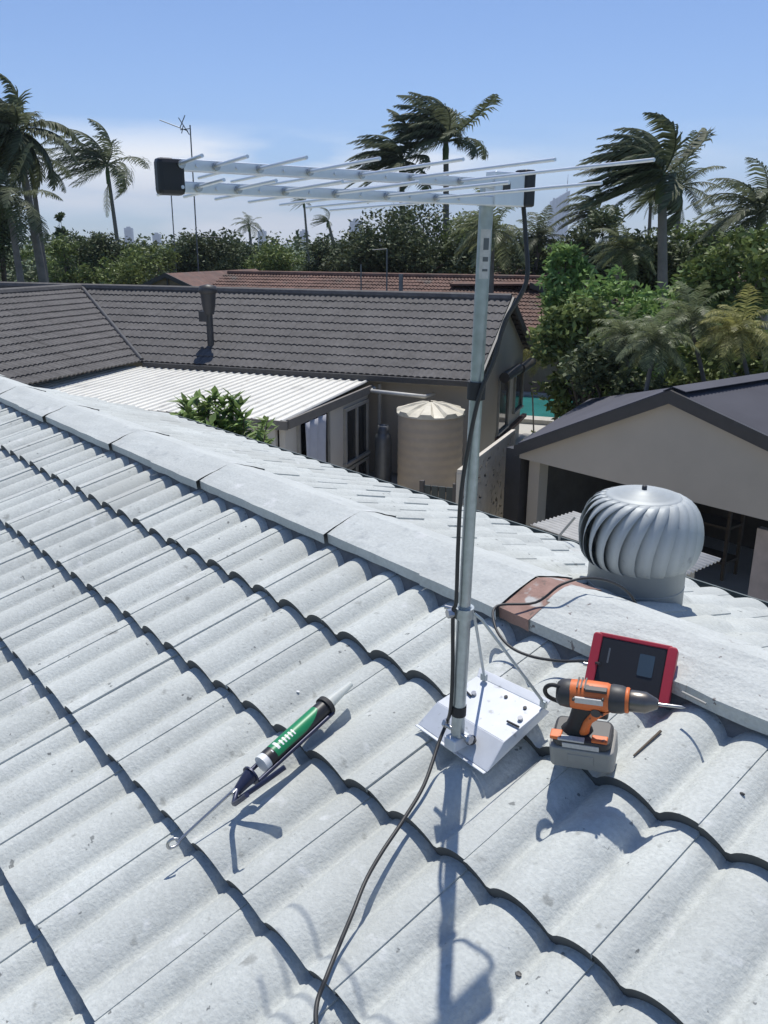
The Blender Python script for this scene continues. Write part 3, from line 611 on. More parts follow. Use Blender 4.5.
# ------------------------------------------------------------------ houses farther off with brick red roofs
def far_house(label, name, pts, ridge_l, ridge_r, eave_z, D_ridge, depth, over=None): pass
bh = thing('red_roof_house', 'long low house with brick red tile roof beyond the charcoal roof', 'house', tuple(hl(-14.5, 34, G)), A)
# local frame: y away; ridge at y=0
rp = R(20); ru = V((0, math.cos(rp), math.sin(rp))); RZ2 = 3.95
tile_slope(EX, ru, V((0, -5.3*math.cos(rp), RZ2-5.3*math.sin(rp))), -5.6, 15.0, range(0, 16), .331, na=4, ns=1, jit=.006, amp=.04, step=.035, lap=0, seed=21).build('front_roof_slope', M['brick_tile'], bh)
MB().slab([(-5.6, 0, RZ2), (15, 0, RZ2), (15, 5, RZ2-1.8), (-5.6, 5, RZ2-1.8)], .05).build('rear_roof_slope', M['brick_tile'], bh)
MB().tube([(-5.6, 0, RZ2+.04), (15, 0, RZ2+.04)], .12, 8, smooth=False).build('ridge_capping', M['brick_tile'], bh)
MB().box((4.8, 0, 1.1), (19.8, 9, 2.2)).build('wall', mat('tan_brick', (.28, .19, .13), .9, var=.15, scale=3), bh)
# cross gable to the left of it
bg_ = thing('gabled_house', 'house end with tan gable wall seen at left over the charcoal ridge', 'house', tuple(hl(-22.0, 32.2, G)), A)
mb = MB(); gz = 4.0
MB().slab([(-3.2, 0, gz-1.25), (0, 0, gz-.05), (3.2, 0, gz-1.25), (3.2, 0, 0), (-3.2, 0, 0)], .2).build('gable_wall', mat('tan_wall', (.26, .20, .14), .9), bg_)
MB().slab([(-3.5, -.4, gz-1.38), (0, -.4, gz), (0, 8, gz), (-3.5, 8, gz-1.38)], .08).slab([(0, -.4, gz), (3.5, -.4, gz-1.38), (3.5, 8, gz-1.38), (0, 8, gz)], .08).build('roof', M['brick_tile'], bg_)
MB().slab([(-3.5, -.45, gz-1.36), (-3.5, -.45, gz-1.56), (0, -.45, gz-.18), (0, -.45, gz+.02)], .04).slab([(0, -.45, gz+.02), (0, -.45, gz-.18), (3.5, -.45, gz-1.56), (3.5, -.45, gz-1.36)], .04).build('barge_board', M['fascia'], bg_)
MB().box((0, -.3, gz-.7), (.06, .06, 1.3)).build('gable_strut', M['fascia'], bg_)
# right cottage behind pool with gable
bc = thing('brick_cottage', 'tan house with red tile roof and sloping eave behind the pool fence', 'house', tuple(hl(-3.2, 33, G)), A)
p1 = (-1.6, 0, 3.05); 
MB().slab([(-6.0, 0, 0), (3.0, 0, 0), (3.0, 0, 1.9), (-2.6, 0, 3.55), (-6, 0, 3.55)], -.2).build('wall', mat('tan_render', (.30, .22, .16), .9), bc)
MB().slab([(-6, -.05, 2.0), (3.0, -.05, 2.0), (3.0, -.05, 2.14), (-6, -.05, 2.14)], -.06).build('white_beam', M['white_trim'], bc)
MB().slab([(-2.7, -.3, 3.66), (3.3, -.3, 1.85), (3.3, -.3, 2.07), (-2.7, -.3, 3.88)], -.1).build('barge_board', M['fascia'], bc)
MB().slab([(-6, -.2, 3.75), (-2.6, -.3, 3.82), (3.4, -.3, 2.02), (5.5, 7, 3.3), (5.5, 9, 4.35), (-6, 9, 4.35)], .08).build('roof', M['brick_tile'], bc)
# ------------------------------------------------------------------ distant masts, poles, towers
def aerial_mast(label, px, y0, y1, D, r, bar=None, group=None):
    t = dist(px, y0, D); root = thing('aerial_mast', label, 'antenna mast', (t.x, t.y, G), 0, 'thin masts and posts beyond the roof'); h = t.z-G
    MB().tube([(0, 0, 0), (0, 0, h)], r, 8).build('pole', M['gas'], root)
    if bar:
        mb = MB(); s = D/850
        for (x0, yy0, x1, yy1) in bar: mb.tube([RT*(x0*s)+V((0, 0, h-yy0*s)), RT*(x1*s)+V((0, 0, h-yy1*s))], r*.7, 6)
        mb.build('aerial', M['gas'], root)
aerial_mast('tall thin distant aerial mast with angled yagi on top', 190, 125, 240, 48, .035, [(-27, -4, -2, 5), (-10, -6, -1, 8), (-4, -8, -9, 2), (-6, 0, -8, 7), (2, 95, 22, 96), (-9, 4, 0, 3)])
aerial_mast('short thin distant mast beneath the antenna end cap', 171, 192, 250, 48, .03, [(-4, 0, 4, 1)])
aerial_mast('thin pale pole standing against the dark trees', 387, 249, 276, 34, .03, [(-14, 1, 0, 0)])
aerial_mast('thin grey vent post on the red roof', 361, 264, 300, 32, .025, [(-5, 25, 5, 25)])
aerial_mast('thick pale post before the red roof', 401, 274, 300, 23, .055)
def tower(label, px0, px1, top, D, name='skyscraper', slant=0, spire=0, seed=0):
    c = dist((px0+px1)/2, top, D); w = (px1-px0)/850*D*.98; h = c.z-G; root = thing(name, label, 'skyscraper', (c.x, c.y, G), math.atan2(RT.y, RT.x), 'skyscrapers on the far skyline')
    s = slant/850*D; dd = w*.8
    MB().add([(-w/2, -dd/2, 0), (w/2, -dd/2, 0), (w/2, dd/2, 0), (-w/2, dd/2, 0), (-w*.38, -dd*.4, h-s), (w/2, -dd/2, h), (w/2, dd/2, h), (-w*.38, dd*.4, h-s)] if slant else
             [(-w/2, -dd/2, 0), (w/2, -dd/2, 0), (w/2, dd/2, 0), (-w/2, dd/2, 0), (-w/2, -dd/2, h), (w/2, -dd/2, h), (w/2, dd/2, h), (-w/2, dd/2, h)],
             [(0, 1, 5, 4), (1, 2, 6, 5), (2, 3, 7, 6), (3, 0, 4, 7), (4, 5, 6, 7)]).build('tower_body', M['tower'], root)
    mb = MB(); n_ = 5
    for i in range(n_):
        x_ = -w/2+w*(i+.5)/n_; mb.box((x_*.86+(w*.03), -dd/2-(1 if not slant else 1), h*.45), (w/n_*.5, 1.5, h*.84))
    mb.build('glazing', M['towerw'], root)
    if spire: MB().tube([(w*.42, 0, h-2), (w*.42, 0, h+spire/850*D)], [w*.03, w*.01], 6).build('spire', M['tower'], root)
    else: MB().box((0, 0, h+w*.08), (w*.45, dd*.5, w*.2)).build('plant_room', M['tower'], root)
tower('tall pale skyscraper with slanted crown and spire left of the windswept palm', 550, 568, 191, 3600, slant=9, spire=14)
tower('far pale tower above the treeline below the lone palm', 125, 132, 228, 3300)
tower('far pale block left of the distant aerial masts', 153, 160, 234, 3300)
tower('far pale slab tower left of the skinny palm', 300, 308, 231, 3200)
tower('far pale tower right of the small windswept palm', 350, 362, 221, 3200)
tower('far low block left of the close palm pair', 258, 266, 231, 3500)
tower('faint far block right of the large windswept palm', 712, 722, 226, 3500)
# ------------------------------------------------------------------ turbine ventilator
TC = V((-.19, .965, 0)); tzr = YR*TT-(TC.y-YR)*TT
tv = thing('turbine_ventilator', 'round grey metal turbine roof ventilator on the back roof slope', 'roof ventilator', (TC.x, TC.y, tzr))
MB().lathe([(.154, -.12), (.152, .130), (.154, .131), (.154, .136), (.145, .137), (.145, .08)], 48).build('throat', M['turb_base'], tv)
MB().tube([(.1525*math.cos(a), .1525*math.sin(a), .060) for a in [i*math.pi/18 for i in range(37)]], .0016, 6, caps=False).build('throat_seam', M['turb_base'], tv)
NV = 24; Hd = .232; z0_ = .122
def dome_r(t): # t 0 bottom..1 top
    return .193*(math.sin(math.pi*(.25+.56*t)))**.85
for k in range(NV):
    a0 = 2*math.pi*k/NV; vs = []; ns_ = 14
    for j in range(ns_+1):
        t = j/ns_; r_ = dome_r(t) if t < 1 else dome_r(1); z_ = z0_+Hd*(.5-.5*math.cos(math.pi*(.06+.90*t)))*.98
        tw_ = 1.0*(t-.3)**2; wd_ = 2*math.pi/NV*1.5
        for i in range(4):
            u_ = i/3; aa = a0+tw_-wd_*u_; rr = r_*(1-.13*u_*math.sin(math.pi*min(1, t*1.0+.05)))*(1 if u_ > 0 else 1.0)-(.006*u_)
            vs.append((rr*math.cos(aa), rr*math.sin(aa), z_))
    o = MB().add(vs, [(j*4+i, j*4+i+1, j*4+5+i, j*4+4+i) for j in range(ns_) for i in range(3)], smooth=True).build('vane', M['turb'], tv)
    o.modifiers.new('s', 'SOLIDIFY').thickness = .0012
rt_ = dome_r(1); zt_ = z0_+Hd*.965
MB().lathe([(rt_+.004, zt_-.008), (rt_+.004, zt_), (rt_*.93, zt_+.008), (rt_*.78, zt_+.010), (rt_*.76, zt_+.014), (rt_*.58, zt_+.015), (rt_*.56, zt_+.019), (rt_*.36, zt_+.020), (rt_*.34, zt_+.023), (.008, zt_+.024)], 48).build('top_cap', M['turb'], tv)
MB().lathe([(.008, zt_+.02), (.008, zt_+.036), (0, zt_+.037)], 10).build('axle_nut', M['dgrey'], tv)
MB().lathe([(.150, z0_+.004), (.152, z0_+.012), (.13, z0_+.012)], 48).build('bottom_ring', M['turb'], tv)
# ------------------------------------------------------------------ the antenna: mast, plate, booms, elements
b0 = V((.093, -.139, .004)); top = V((.1455, -.1665, 1.172)); md = (top-b0).normalized()
an = thing('tv_antenna', 'aluminium log periodic television antenna on galvanised mast bolted to white roof plate', 'antenna', tuple(b0))
def rel(p): return V(p)-b0
def onmast(z): return b0+md*((z-b0.z)/md.z)
MB().tube([rel(onmast(.0)), rel(onmast(.345))], .0150, 20).build('lower_mast', M['galv'], an)
MB().tube([rel(onmast(.34)), rel(onmast(1.172))], .0128, 20).build('upper_mast', M['galv'], an)
# mounting plate
P = lambda x, y, o_: rel(roof(x, y, o_))
A_, B_, C_, D_ = P(477, 676, .062), P(544, 708, .062), P(504, 742, .058), P(437, 702, .058)
F0, F1 = P(418, 724, .026), P(486.5, 772, .026)
R0, R1 = P(550, 712, .04), P(490, 771, .026)
K0, K1 = A_+V((-.012, .02, .012)), B_+V((.0, .022, .012))
pm = MB()
def slabn(m, pts, t=.003): m.slab(pts, t)
slabn(pm, [A_, D_, C_, B_]); slabn(pm, [D_, F0, F1, C_]); slabn(pm, [B_, C_, F1+V((.002, 0, 0)), R0]); slabn(pm, [K0, A_, B_, K1])
slabn(pm, [F0, F0+V((-.003, -.008, .0)), F1+V((-.001, -.009, .0)), F1])
lft = P(441, 690, .045); slabn(pm, [A_, V(A_)+V((-.008, 0, -.022)), F0+V((-.006, .002, -.006)), D_])
pm.build('roof_plate', M['plate'], an, bevel=.0015)
hn = (B_-A_).cross(C_-B_).normalized(); hn = hn if hn.z > 0 else -hn
def disc(px, py, off, r, m, nm, h=.002, n=14):
    c = P(px, py, off); a = (B_-A_).normalized(); b = hn.cross(a); mb = MB()
    Mx = Matrix((( a.x, b.x, hn.x, c.x), (a.y, b.y, hn.y, c.y), (a.z, b.z, hn.z, c.z), (0, 0, 0, 1)))
    return MB().lathe([(0, h), (r, h), (r, 0)], n, Mx, smooth=False).build(nm, m, an)
for (x_, y_) in ((506, 697), (525, 708)): disc(x_, y_, .0625, .0045, M['black'], 'drill_hole')
for (x_, y_) in ((474, 694), (520.5, 719)): disc(x_, y_, .0625, .006, M['steel'], 'screw', h=.005)
for (p_, q_) in (((464, 689), (471, 696)), ((507, 721), (519, 727))):
    MB().tube([P(*p_, .064), P(*q_, .064)], .0025, 6).build('slot', M['black'], an)
disc(471, 741, .052, .0125, M['black'], 'rubber_plug', h=.006, n=20)
# foot bracket and bolts
fb = onmast(.03); ax = EX
MB().tube([rel(fb+V((-.032, -.008, .012))), rel(fb+V((.034, .002, .0)))], .005, 8).build('foot_bolt', M['steel'], an)
for s in (-1, 1): MB().tube([rel(fb+V((s*.030, s*.003, .012-.006*(s+1)))), rel(fb+V((s*.038, s*.004, .012-.006*(s+1))))], .011, 6, smooth=False).build('bolt_head', M['steel'], an)
MB().box((0, 0, 0), (.034, .05, .028), Matrix.Translation(rel(onmast(.012)))).build('foot_bracket', M['plate'], an, bevel=.003)
cl = onmast(.330)
MB().tube([rel(onmast(.318)), rel(onmast(.342))], .0205, 20).build('collar', M['galv'], an)
MB().tube([rel(cl+V((-.045, -.012, .0))), rel(cl+V((-.02, -.004, 0)))], .005, 8).tube([rel(cl+V((-.012, -.022, 0))), rel(cl+V((-.016, -.034, 0)))], .010, 6, smooth=False).build('collar_bolt', M['steel'], an)
# braces
def brace(fx, fy, off, dx):
    f = P(fx, fy, off); s_ = rel(cl+V((dx, .014, -.002))); mb = MB()
    mb.tube([s_, s_.lerp(f, .06)+V((dx*.3, .004, 0)), f.lerp(s_, .04)+V((0, 0, .004)), f], .0034, 8).build('brace_rod', M['galv'], an)
    MB().box((0, 0, 0), (.016, .010, .018), Matrix.Translation(f+V((0, 0, .0)))).build('brace_lug', M['galv'], an, bevel=.002)
brace(484, 677, .075, .008); brace(543.5, 704, .075, .016)
# tapes, label
for z_, m_, h_ in ((.092, 'rubber', .012), (.800, 'rubber', .017)):
    rr = .0165 if z_ < .3 else .0175
    MB().tube([rel(onmast(z_-h_)), rel(onmast(z_+h_))], rr, 20).build('tape_band', M[m_], an)
mb = MB(); vs = []
dirc = (CP-onmast(1.04)); dirc.z = 0; ac = math.atan2(dirc.y, dirc.x)+.35
for j in (0, 1):
    for i in range(9):
        a = ac-.9+1.5*i/8; c = rel(onmast(1.005+.085*j)); vs.append(c+V((math.cos(a)*.0132, math.sin(a)*.0132, 0)))
MB().add(vs, [(i, i+1, 10+i, 9+i) for i in range(8)], smooth=True).build('mast_label', M['sticker'], an)
mb = MB()
for (z0, z1) in ((1.055, 1.075), (1.035, 1.043), (1.018, 1.022)):
    vs = []
    for z in (z0, z1):
        for i in range(5):
            a = ac-.45+.75*i/4; c = rel(onmast(z)); vs.append(c+V((math.cos(a)*.0136, math.sin(a)*.0136, 0)))
    mb.add(vs, [(i, i+1, 6+i, 5+i) for i in range(4)], smooth=True)
mb.build('label_print', M['gas'], an)
# booms
ev = V((.996, -.088, 0)); bv = V((-.088, -.996, 0)); BO = V((.152, -.160, 0)) + ev*.018
def bp(s, t, z): return BO+bv*s+ev*t+V((0, 0, z))
def bbox(m, s0, s1, t0, t1, z0, z1):
    vs = [rel(bp(s, t, z)) for s in (s0, s1) for t in (t0, t1) for z in (z0, z1)]
    m.add(vs, [(0, 1, 3, 2), (4, 6, 7, 5), (0, 4, 5, 1), (2, 3, 7, 6), (0, 2, 6, 4), (1, 5, 7, 3)])
ZU0, ZU1, ZL0, ZL1 = 1.157, 1.172, 1.1285, 1.1435
SL = .600
m1 = MB(); bbox(m1, -.045, SL, -.009, .009, ZU0, ZU1); m1.build('upper_boom', M['alu'], an, bevel=.0012)
m2 = MB(); bbox(m2, -.030, SL, -.009, .009, ZL0, ZL1); m2.build('lower_boom', M['alu'], an, bevel=.0012)
m3 = MB(); bbox(m3, SL-.018, SL+.020, -.011, .011, 1.1255, 1.1725); m3.build('end_cap', M['black'], an, bevel=.006)
m4 = MB(); bbox(m4, -.050, .022, -.013, .013, 1.128, 1.184); m4.build('clamp_bracket', M['alu'], an, bevel=.002)
m5 = MB(); bbox(m5, -.012, .004, .013, .0145, 1.150, 1.168); m5.build('clamp_slot', M['dgrey'], an)
m6 = MB(); bbox(m6, -.072, -.046, -.014, .016, 1.128, 1.190); m6.build('junction_box', M['black'], an, bevel=.004)
dip = [(.098, .40), (.148, .358), (.200, .322), (.248, .288), (.296, .25), (.343, .218), (.388, .190), (.430, .165), (.470, .142), (.505, .122), (.537, .106), (.565, .092), (.588, .08)]
for i, (s, l) in enumerate(dip):
    up_ = (i % 2 == 0); zn = (ZU0+ZU1)/2 if up_ else (ZL0+ZL1)/2; zf = (ZL0+ZL1)/2 if up_ else (ZU0+ZU1)/2
    MB().tube([rel(bp(s, -.012, zn)), rel(bp(s, l, zn+.006))], .0025, 8).build('element', M['alu'], an)
    MB().tube([rel(bp(s, .012, zf)), rel(bp(s, -l, zf-.006))], .0025, 8).build('element', M['alu'], an)
    MB().tube([rel(bp(s, .009, zn)), rel(bp(s, .0135, zn))], .0055, 8).build('rivet', M['steel'], an)
# ------------------------------------------------------------------ cables
def curve(pts, n=6):
    pts = [V(p) for p in pts]; out = []
    for i in range(len(pts)-1):
        p0 = pts[max(i-1, 0)]; p1 = pts[i]; p2 = pts[i+1]; p3 = pts[min(i+2, len(pts)-1)]
        for k in range(n):
            t = k/n; out.append(.5*((2*p1)+(p2-p0)*t+(2*p0-5*p1+4*p2-p3)*t*t+(3*p1-p0-3*p2+p3)*t**3))
    out.append(pts[-1]); return out
def beside(px, z, extra=0.):        # a point touching the mast at height z, on the side seen at pixel offset px
    c = onmast(z); return c-RT*(.018+extra)-FW*.006
cpts = [bp(-.059, 0, 1.130), bp(-.062, .006, 1.08), bp(-.062, .012, 1.00)-FW*.01, onmast(.93)+RT*.045-FW*.01, onmast(.86)+RT*.028-FW*.018, onmast(.80)+RT*.006-FW*.0215,
        onmast(.72)-RT*.008-FW*.019, onmast(.6)-RT*.02-FW*.012, onmast(.48)-RT*.0205-FW*.008, onmast(.36)-RT*.019-FW*.01, onmast(.33)-RT*.024-FW*.008, onmast(.2)-RT*.019-FW*.008, onmast(.1)-RT*.019-FW*.008,
        roof(447, 722, .085), roof(439, 742, .06), roof(424, 785, .045), roof(402, 822, .040), roof(382, 852, .042), roof(366, 880, .040), roof(353, 912, .044), roof(338, 948, .040), roof(326, 978, .042), roof(317, 1003, .038), roof(317, 1030, .045), roof(330, 1070, .04)]
tag(MB().tube(curve(cpts), .0042, 10).build('coaxial_cable', M['cable']), 'black coaxial cable running down the antenna mast and across the tiles', 'cable')
mpts = [roof(600, 664, .085), roof(586, 661, .06), roof(560, 661, .045), roof(530, 656, .04), roof(508, 645, .05), roof(495, 626, .07), roof(497, 606, .08), V((-.07, .31, .165)), V((-.03, .36, .215)), V((.0, .43, .225)), V((.03, .50, .205)), V((.05, .56, .16)), V((.07, .60, .09))]
tag(MB().tube(curve(mpts), .0036, 10).build('test_cable', M['cable']), 'dark cable looping from the red meter over the terracotta ridge cap', 'cable')
# ------------------------------------------------------------------ signal meter
def frame(o_, xa, za):      # axes: x along xa, z along za
    xa = xa.normalized(); ya = za.cross(xa).normalized(); za = xa.cross(ya).normalized()
    return Matrix(((xa.x, ya.x, za.x, o_.x), (xa.y, ya.y, za.y, o_.y), (xa.z, ya.z, za.z, o_.z), (0, 0, 0, 1)))
def rrect(w, h, r, n=5):
    o = []
    for cx_, cy_, a0 in ((w/2-r, h/2-r, 0), (-w/2+r, h/2-r, 90), (-w/2+r, -h/2+r, 180), (w/2-r, -h/2+r, 270)):
        for k in range(n+1): a = R(a0+90*k/n); o.append((cx_+r*math.cos(a), cy_+r*math.sin(a)))
    return o
sm = thing('signal_meter', 'red edged black handheld signal meter leaning on the ridge behind the drill', 'meter', (.292, .198, .100))
hd_ = R(23); xa = V((math.cos(hd_), math.sin(hd_), 0)); back = V((-math.sin(hd_), math.cos(hd_), 0))
tl = R(56); upv = (back*math.cos(tl)+V((0, 0, 1))*math.sin(tl)); nrm = xa.cross(upv).normalized()
nrm = nrm if nrm.dot(CP-sm.location) > 0 else -nrm
MM = frame(V((0, 0, 0)), xa, nrm)     # local: x right, y = nrm x xa (up the device), z out of the face
MW, MH = .176, .125
MMc = MM @ Matrix.Translation((0, MH/2-.01, 0))
MB().prism(rrect(MW, MH, .012), -.046, 0, MMc).build('case', M['dgrey'], sm, bevel=.004)
for s in (-1, 1): MB().prism(rrect(.022, MH+.008, .008), -.028, .006, MMc @ Matrix.Translation((s*(MW/2-.004), 0, 0))).build('side_bumper', M['red'], sm, bevel=.003)
for s in (-1, 1): MB().prism(rrect(MW-.01, .010, .004), -.026, .004, MMc @ Matrix.Translation((0, s*(MH/2+.001), 0))).build('edge_bumper', M['red'], sm, bevel=.002)
MB().prism(rrect(MW-.034, MH-.014, .006), 0, .003, MMc).build('face_panel', M['black'], sm)
MB().prism(rrect(.034, .050, .003), .003, .0045, MMc @ Matrix.Translation((.033, .012, 0))).build('screen', M['screen'], sm)
MB().prism(rrect(.004, .035, .001), .003, .0036, MMc @ Matrix.Translation((-.052, .018, 0))).build('brand_strip', M['gas'], sm)
MB().tube([MMc @ V((-MW/2-.004, -.01, -.02)), MMc @ V((-MW/2-.02, -.01, -.02))], .005, 8).build('connector', M['steel'], sm)
# ------------------------------------------------------------------ cordless drill, standing on its battery
dro = roof(584, 752, .046); dz_ = R(28)
dl = thing('cordless_drill', 'orange and black cordless drill standing upright on its grey battery', 'drill', tuple(dro))
tilt = Matrix.Rotation(dz_, 4, 'Z') @ Matrix.Rotation(R(-4), 4, 'Y') @ Matrix.Rotation(R(14), 4, 'X') @ Matrix.Scale(1.06, 4)
def T_(x, y, z): return tilt @ Matrix.Translation((x, y, z))
# battery: local x forward (chuck direction), z up
MB().prism(rrect(.124, .076, .012), -.010, .040, T_(0, 0, 0)).build('battery', M['batt'], dl, bevel=.004)
MB().prism(rrect(.112, .068, .014), .040, .060, T_(0, 0, 0)).build('battery_top', M['dgrey'], dl, bevel=.006)
MB().box((0, -.0375, .018), (.05, .004, .022), T_(0, 0, 0)).build('battery_latch', M['batt'], dl, bevel=.0015)
MB().box((.0, -.0345, .048), (.07, .003, .011), T_(0, 0, 0)).build('battery_label', M['sticker'], dl)
MB().box((-.018, -.030, .061), (.05, .012, .004), T_(0, 0, 0)).build('base_sticker', M['sticker'], dl)
MB().box((-.048, -.022, .060), (.022, .022, .008), T_(0, 0, 0)).build('orange_foot', M['orange'], dl, bevel=.002)
MB().box((.035, -.022, .061), (.03, .018, .006), T_(0, 0, 0)).build('orange_foot', M['orange'], dl, bevel=.002)
def shell(path, rads, n=14):
    """elliptical sections: rads = (rx along forward, ry sideways)"""
    vs = []
    for (p, (rx, ry)) in zip(path, rads):
        for k in range(n):
            a = 2*math.pi*k/n; vs.append((p[0]+.036*max(0, min(1, (p[2]-.06)/.1))+rx*math.cos(a), p[1]+ry*math.sin(a), .06+(p[2]-.06)*.74))
    m = len(path); return MB().add(vs, [(j*n+k, j*n+(k+1) % n, (j+1)*n+(k+1) % n, (j+1)*n+k) for j in range(m-1) for k in range(n)], tilt, True)
shell([(-.012, 0, .055), (-.014, 0, .075), (-.020, 0, .10), (-.022, 0, .125), (-.020, 0, .150), (-.02, 0, .17)], [(.034, .022), (.024, .018), (.020, .017), (.022, .018), (.028, .021), (.034, .024)]).build('handle', M['rubber'], dl)
shell([(.000, -.008, .066), (-.002, -.012, .085), (-.005, -.012, .11), (.0, -.012, .135), (.004, -.010, .158)], [(.012, .012), (.009, .011), (.009, .011), (.013, .012), (.022, .014)]).build('handle_stripe', M['orange'], dl)
BZ = .150; BX = .030
def xlathe(prof, m, nm, n=20, sy=1.0, zc=BZ):
    vs = [(x+BX, sy*.88*r*math.cos(2*math.pi*k/n), zc+.88*r*math.sin(2*math.pi*k/n)) for x, r in prof for k in range(n)]
    fs = [(i*n+k, i*n+(k+1) % n, (i+1)*n+(k+1) % n, (i+1)*n+k) for i in range(len(prof)-1) for k in range(n)]
    return MB().add(vs, fs, tilt, True).build(nm, m, dl)
xlathe([(-.075, 0), (-.075, .022), (-.068, .029), (-.055, .031), (-.048, .031)], M['dgrey'], 'rear_cap')
xlathe([(-.049, .032), (-.02, .034), (.018, .033), (.024, .030)], M['orange'], 'motor_housing', sy=.92)
for sx_ in (-.035, -.028, -.021): MB().box((sx_+BX, -.0, BZ+.028), (.003, .030, .004), tilt).build('vent_slot', M['dgrey'], dl)
for (x_, z_) in ((-.040, .012), (.012, -.016), (.014, .020)): MB().tube([tilt @ V((x_+BX, -.031, BZ+z_)), tilt @ V((x_+BX, -.026, BZ+z_))], .0028, 8).build('screw', M['dgrey'], dl)
xlathe([(.023, .029), (.028, .031), (.045, .030), (.052, .027)], M['dgrey'], 'gear_collar')
xlathe([(.051, .026), (.053, .0275), (.057, .0275), (.059, .025)], M['orange'], 'torque_ring')
xlathe([(.058, .022), (.062, .0235), (.088, .0225), (.094, .019), (.108, .011), (.110, .008), (.110, 0)], M['chuck'], 'chuck')
xlathe([(.108, .0035), (.150, .0035), (.158, 0)], M['steel'], 'driver_bit', n=8)
MB().box((-.012+BX, -.0265, BZ+.010), (.052, .005, .013), tilt).build('brand_sticker', M['sticker'], dl, bevel=.001)
MB().box((.0+BX, -.012, BZ+.027), (.04, .012, .006), tilt).build('gear_switch', M['dgrey'], dl, bevel=.001)
MB().box((.040, -.004, .116), (.020, .016, .026), tilt).build('trigger', M['black'], dl, bevel=.004)
MB().tube([tilt @ V((.030, -.0265, .131)), tilt @ V((.030, -.020, .131))], .010, 14).build('motor_vent', M['dgrey'], dl)
MB().tube([tilt @ V(p) for p in curve([(-.03, -.005, .165), (-.052, -.012, .176), (-.066, -.01, .163), (-.064, -.006, .142), (-.046, 0, .126), (-.01, 0, .118)])], .0045, 8).build('wrist_loop', M['rubber'], dl)
# drill bit and strip lying on tiles
tag(MB().tube([rest(634, 757, .004), rest(661, 733, .006)], [.0022, .0032], 8).build('masonry_bit', M['bark_d']), 'thin brown drill bit lying on the tiles right of the battery', 'drill bit')
tag(MB().tube([roof(682, 692, .075), roof(706, 704, .075)], .003, 8).build('metal_rod', M['frame']), 'thin grey rod lying on the ridge mortar right of the red meter', 'rod')
# ------------------------------------------------------------------ caulking gun
g0 = roof(262, 764, .075); g1 = roof(324, 708, .060); ga_ = (g1-g0).normalized()
cg = thing('caulking_gun', 'dark blue caulking gun with green and black sealant cartridge lying on tiles', 'caulking gun', tuple(g0))
zz = NR; GM = frame(V((0, 0, 0)), ga_, NR); GL = (g1-g0).length
def gt_(pts, r, m, nm, n=12, **k): return MB().tube([GM @ V(p) for p in pts], r, n).build(nm, M[m], cg)
gt_([(-.002, 0, 0), (.016, 0, 0)], .0205, 'white', 'cartridge_base', 24)
gt_([(.014, 0, 0), (GL, 0, 0)], .0215, 'black', 'cartridge', 28)
# green label: shell patch with a curved black end
vs = []; nx = 18; na_ = 12
for i in range(nx+1):
    t = i/nx; x_ = .034+t*(GL*.72)
    for k in range(na_+1):
        f_ = k/na_; lo = .15+1.0*max(0, (t-.55)/.45)**2; hi = 2.2
        a = lo+(hi-lo)*f_; a += 0; vs.append(GM @ V((x_, .0218*-math.cos(a), .0218*math.sin(a))))
MB().add(vs, [(i*(na_+1)+k, (i+1)*(na_+1)+k, (i+1)*(na_+1)+k+1, i*(na_+1)+k+1) for i in range(nx) for k in range(na_)], smooth=True).build('green_label', M['green'], cg)
mb = MB()
def patch(x0, x1, a0, a1, r=.0221):
    vs = [GM @ V((x, -r*math.cos(a), r*math.sin(a))) for x in (x0, x1) for a in [a0+(a1-a0)*i/4 for i in range(5)]]
    mb.add(vs, [(i, i+1, 6+i, 5+i) for i in range(4)], smooth=True)
for i, (x0, w) in enumerate(((.040, .010), (.055, .006), (.065, .006), (.075, .006), (.085, .006), (.095, .005))): patch(x0+.004, x0+.004+w*.75, .75, 1.5 if i else 1.8)
patch(.028, .031, .9, 1.2); mb.build('label_lettering', M['white'], cg)
gt_([(GL, 0, 0), (GL+.012, 0, 0)], .0265, 'rubber', 'front_ring', 24)
gt_([(GL+.010, 0, 0), (GL+.016, 0, 0)], .02, 'dgrey', 'cartridge_front', 20)
MB().tube([GM @ V((GL+.014, 0, 0)), GM @ V((GL+.030, .002, 0)), GM @ V((GL+.105, .004, -.004))], [.0165, .015, .008], 14).build('nozzle', mat('clear_nozzle', (.72, .74, .70), .35, trans=.3), cg)
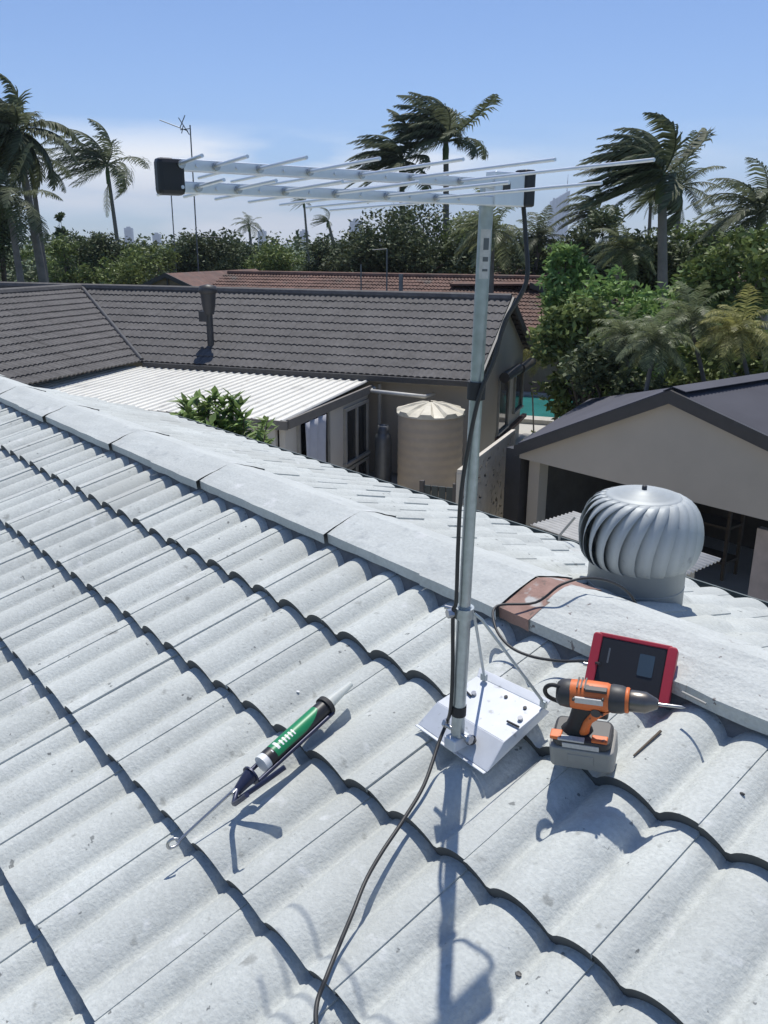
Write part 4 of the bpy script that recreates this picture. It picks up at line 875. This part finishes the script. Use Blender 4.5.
# cradle rails, rear plate
for s in (-1, 1): gt_([(-.035, s*.021, -.012), (GL+.006, s*.023, -.010)], .0052, 'gunblue', 'cradle_rail', 8)
gt_([(-.038, 0, -.004), (-.034, 0, -.004)], .024, 'gunblue', 'rear_plate', 20)
MB().tube([GM @ V(p) for p in ((-.036, 0, -.002), (-.06, 0, -.006), (-.085, 0, -.012))], [.019, .014, .010], 10).build('gun_body', M['gunblue'], cg)
def gp(x, y, o_): return roof(x, y, o_)-g0
rod0 = GM @ V((-.03, 0, 0)); h0_ = gp(184, 836, .050)
MB().tube(curve([rod0, rod0.lerp(h0_, .5), h0_, gp(177, 845, .046), gp(169, 848, .052), gp(168, 843, .064), gp(173, 839, .070), gp(178, 839, .066)], 6), .0034, 8).build('plunger_rod', M['steel'], cg)
def grip(pts, w, nm, m='gunblue'):
    MB().tube(curve(pts), w, 8).build(nm, M[m], cg)
grip([GM @ V((-.078, 0, -.006)), gp(234, 803, .075), gp(239, 801, .105), gp(247, 795, .135)], .0058, 'fixed_handle')
grip([gp(238, 800, .058), gp(248, 793, .072), gp(267, 780, .088), gp(285, 767, .100)], .0062, 'trigger_lever')
MB().box((0, 0, 0), (.016, .010, .014), GM @ Matrix.Translation((-.088, 0, -.008))).build('ratchet_catch', M['steel'], cg, bevel=.002)
# small pieces of debris on the tiles
for i, (x_, y_, r_, lb_) in enumerate(((518, 974, .005, 'dark crumb of dirt on a pale tile near the bottom of the photo'), (298, 692, .004, 'pale blob of dried sealant on a tile above the caulking gun'), (742, 794, .004, 'tiny dark pebble on the pale tile at the right edge'))):
    p = rest(x_, y_, .0015); rg = random.Random(i); mb = MB(); nu, nv = 8, 6; vs = []
    for j in range(nv+1):
        for k in range(nu): a = 2*math.pi*k/nu; ph = math.pi*j/nv; q = r_*rg.uniform(.75, 1.2); vs.append((1.6*q*math.sin(ph)*math.cos(a), q*math.sin(ph)*math.sin(a), .5*q*math.cos(ph)))
    mb.add(vs, [(j*nu+k, j*nu+(k+1) % nu, (j+1)*nu+(k+1) % nu, (j+1)*nu+k) for j in range(nv) for k in range(nu)])
    o = mb.build('debris', M['white'] if i == 1 else M['dgrey']); o.location = p; tag(o, lb_, 'debris')
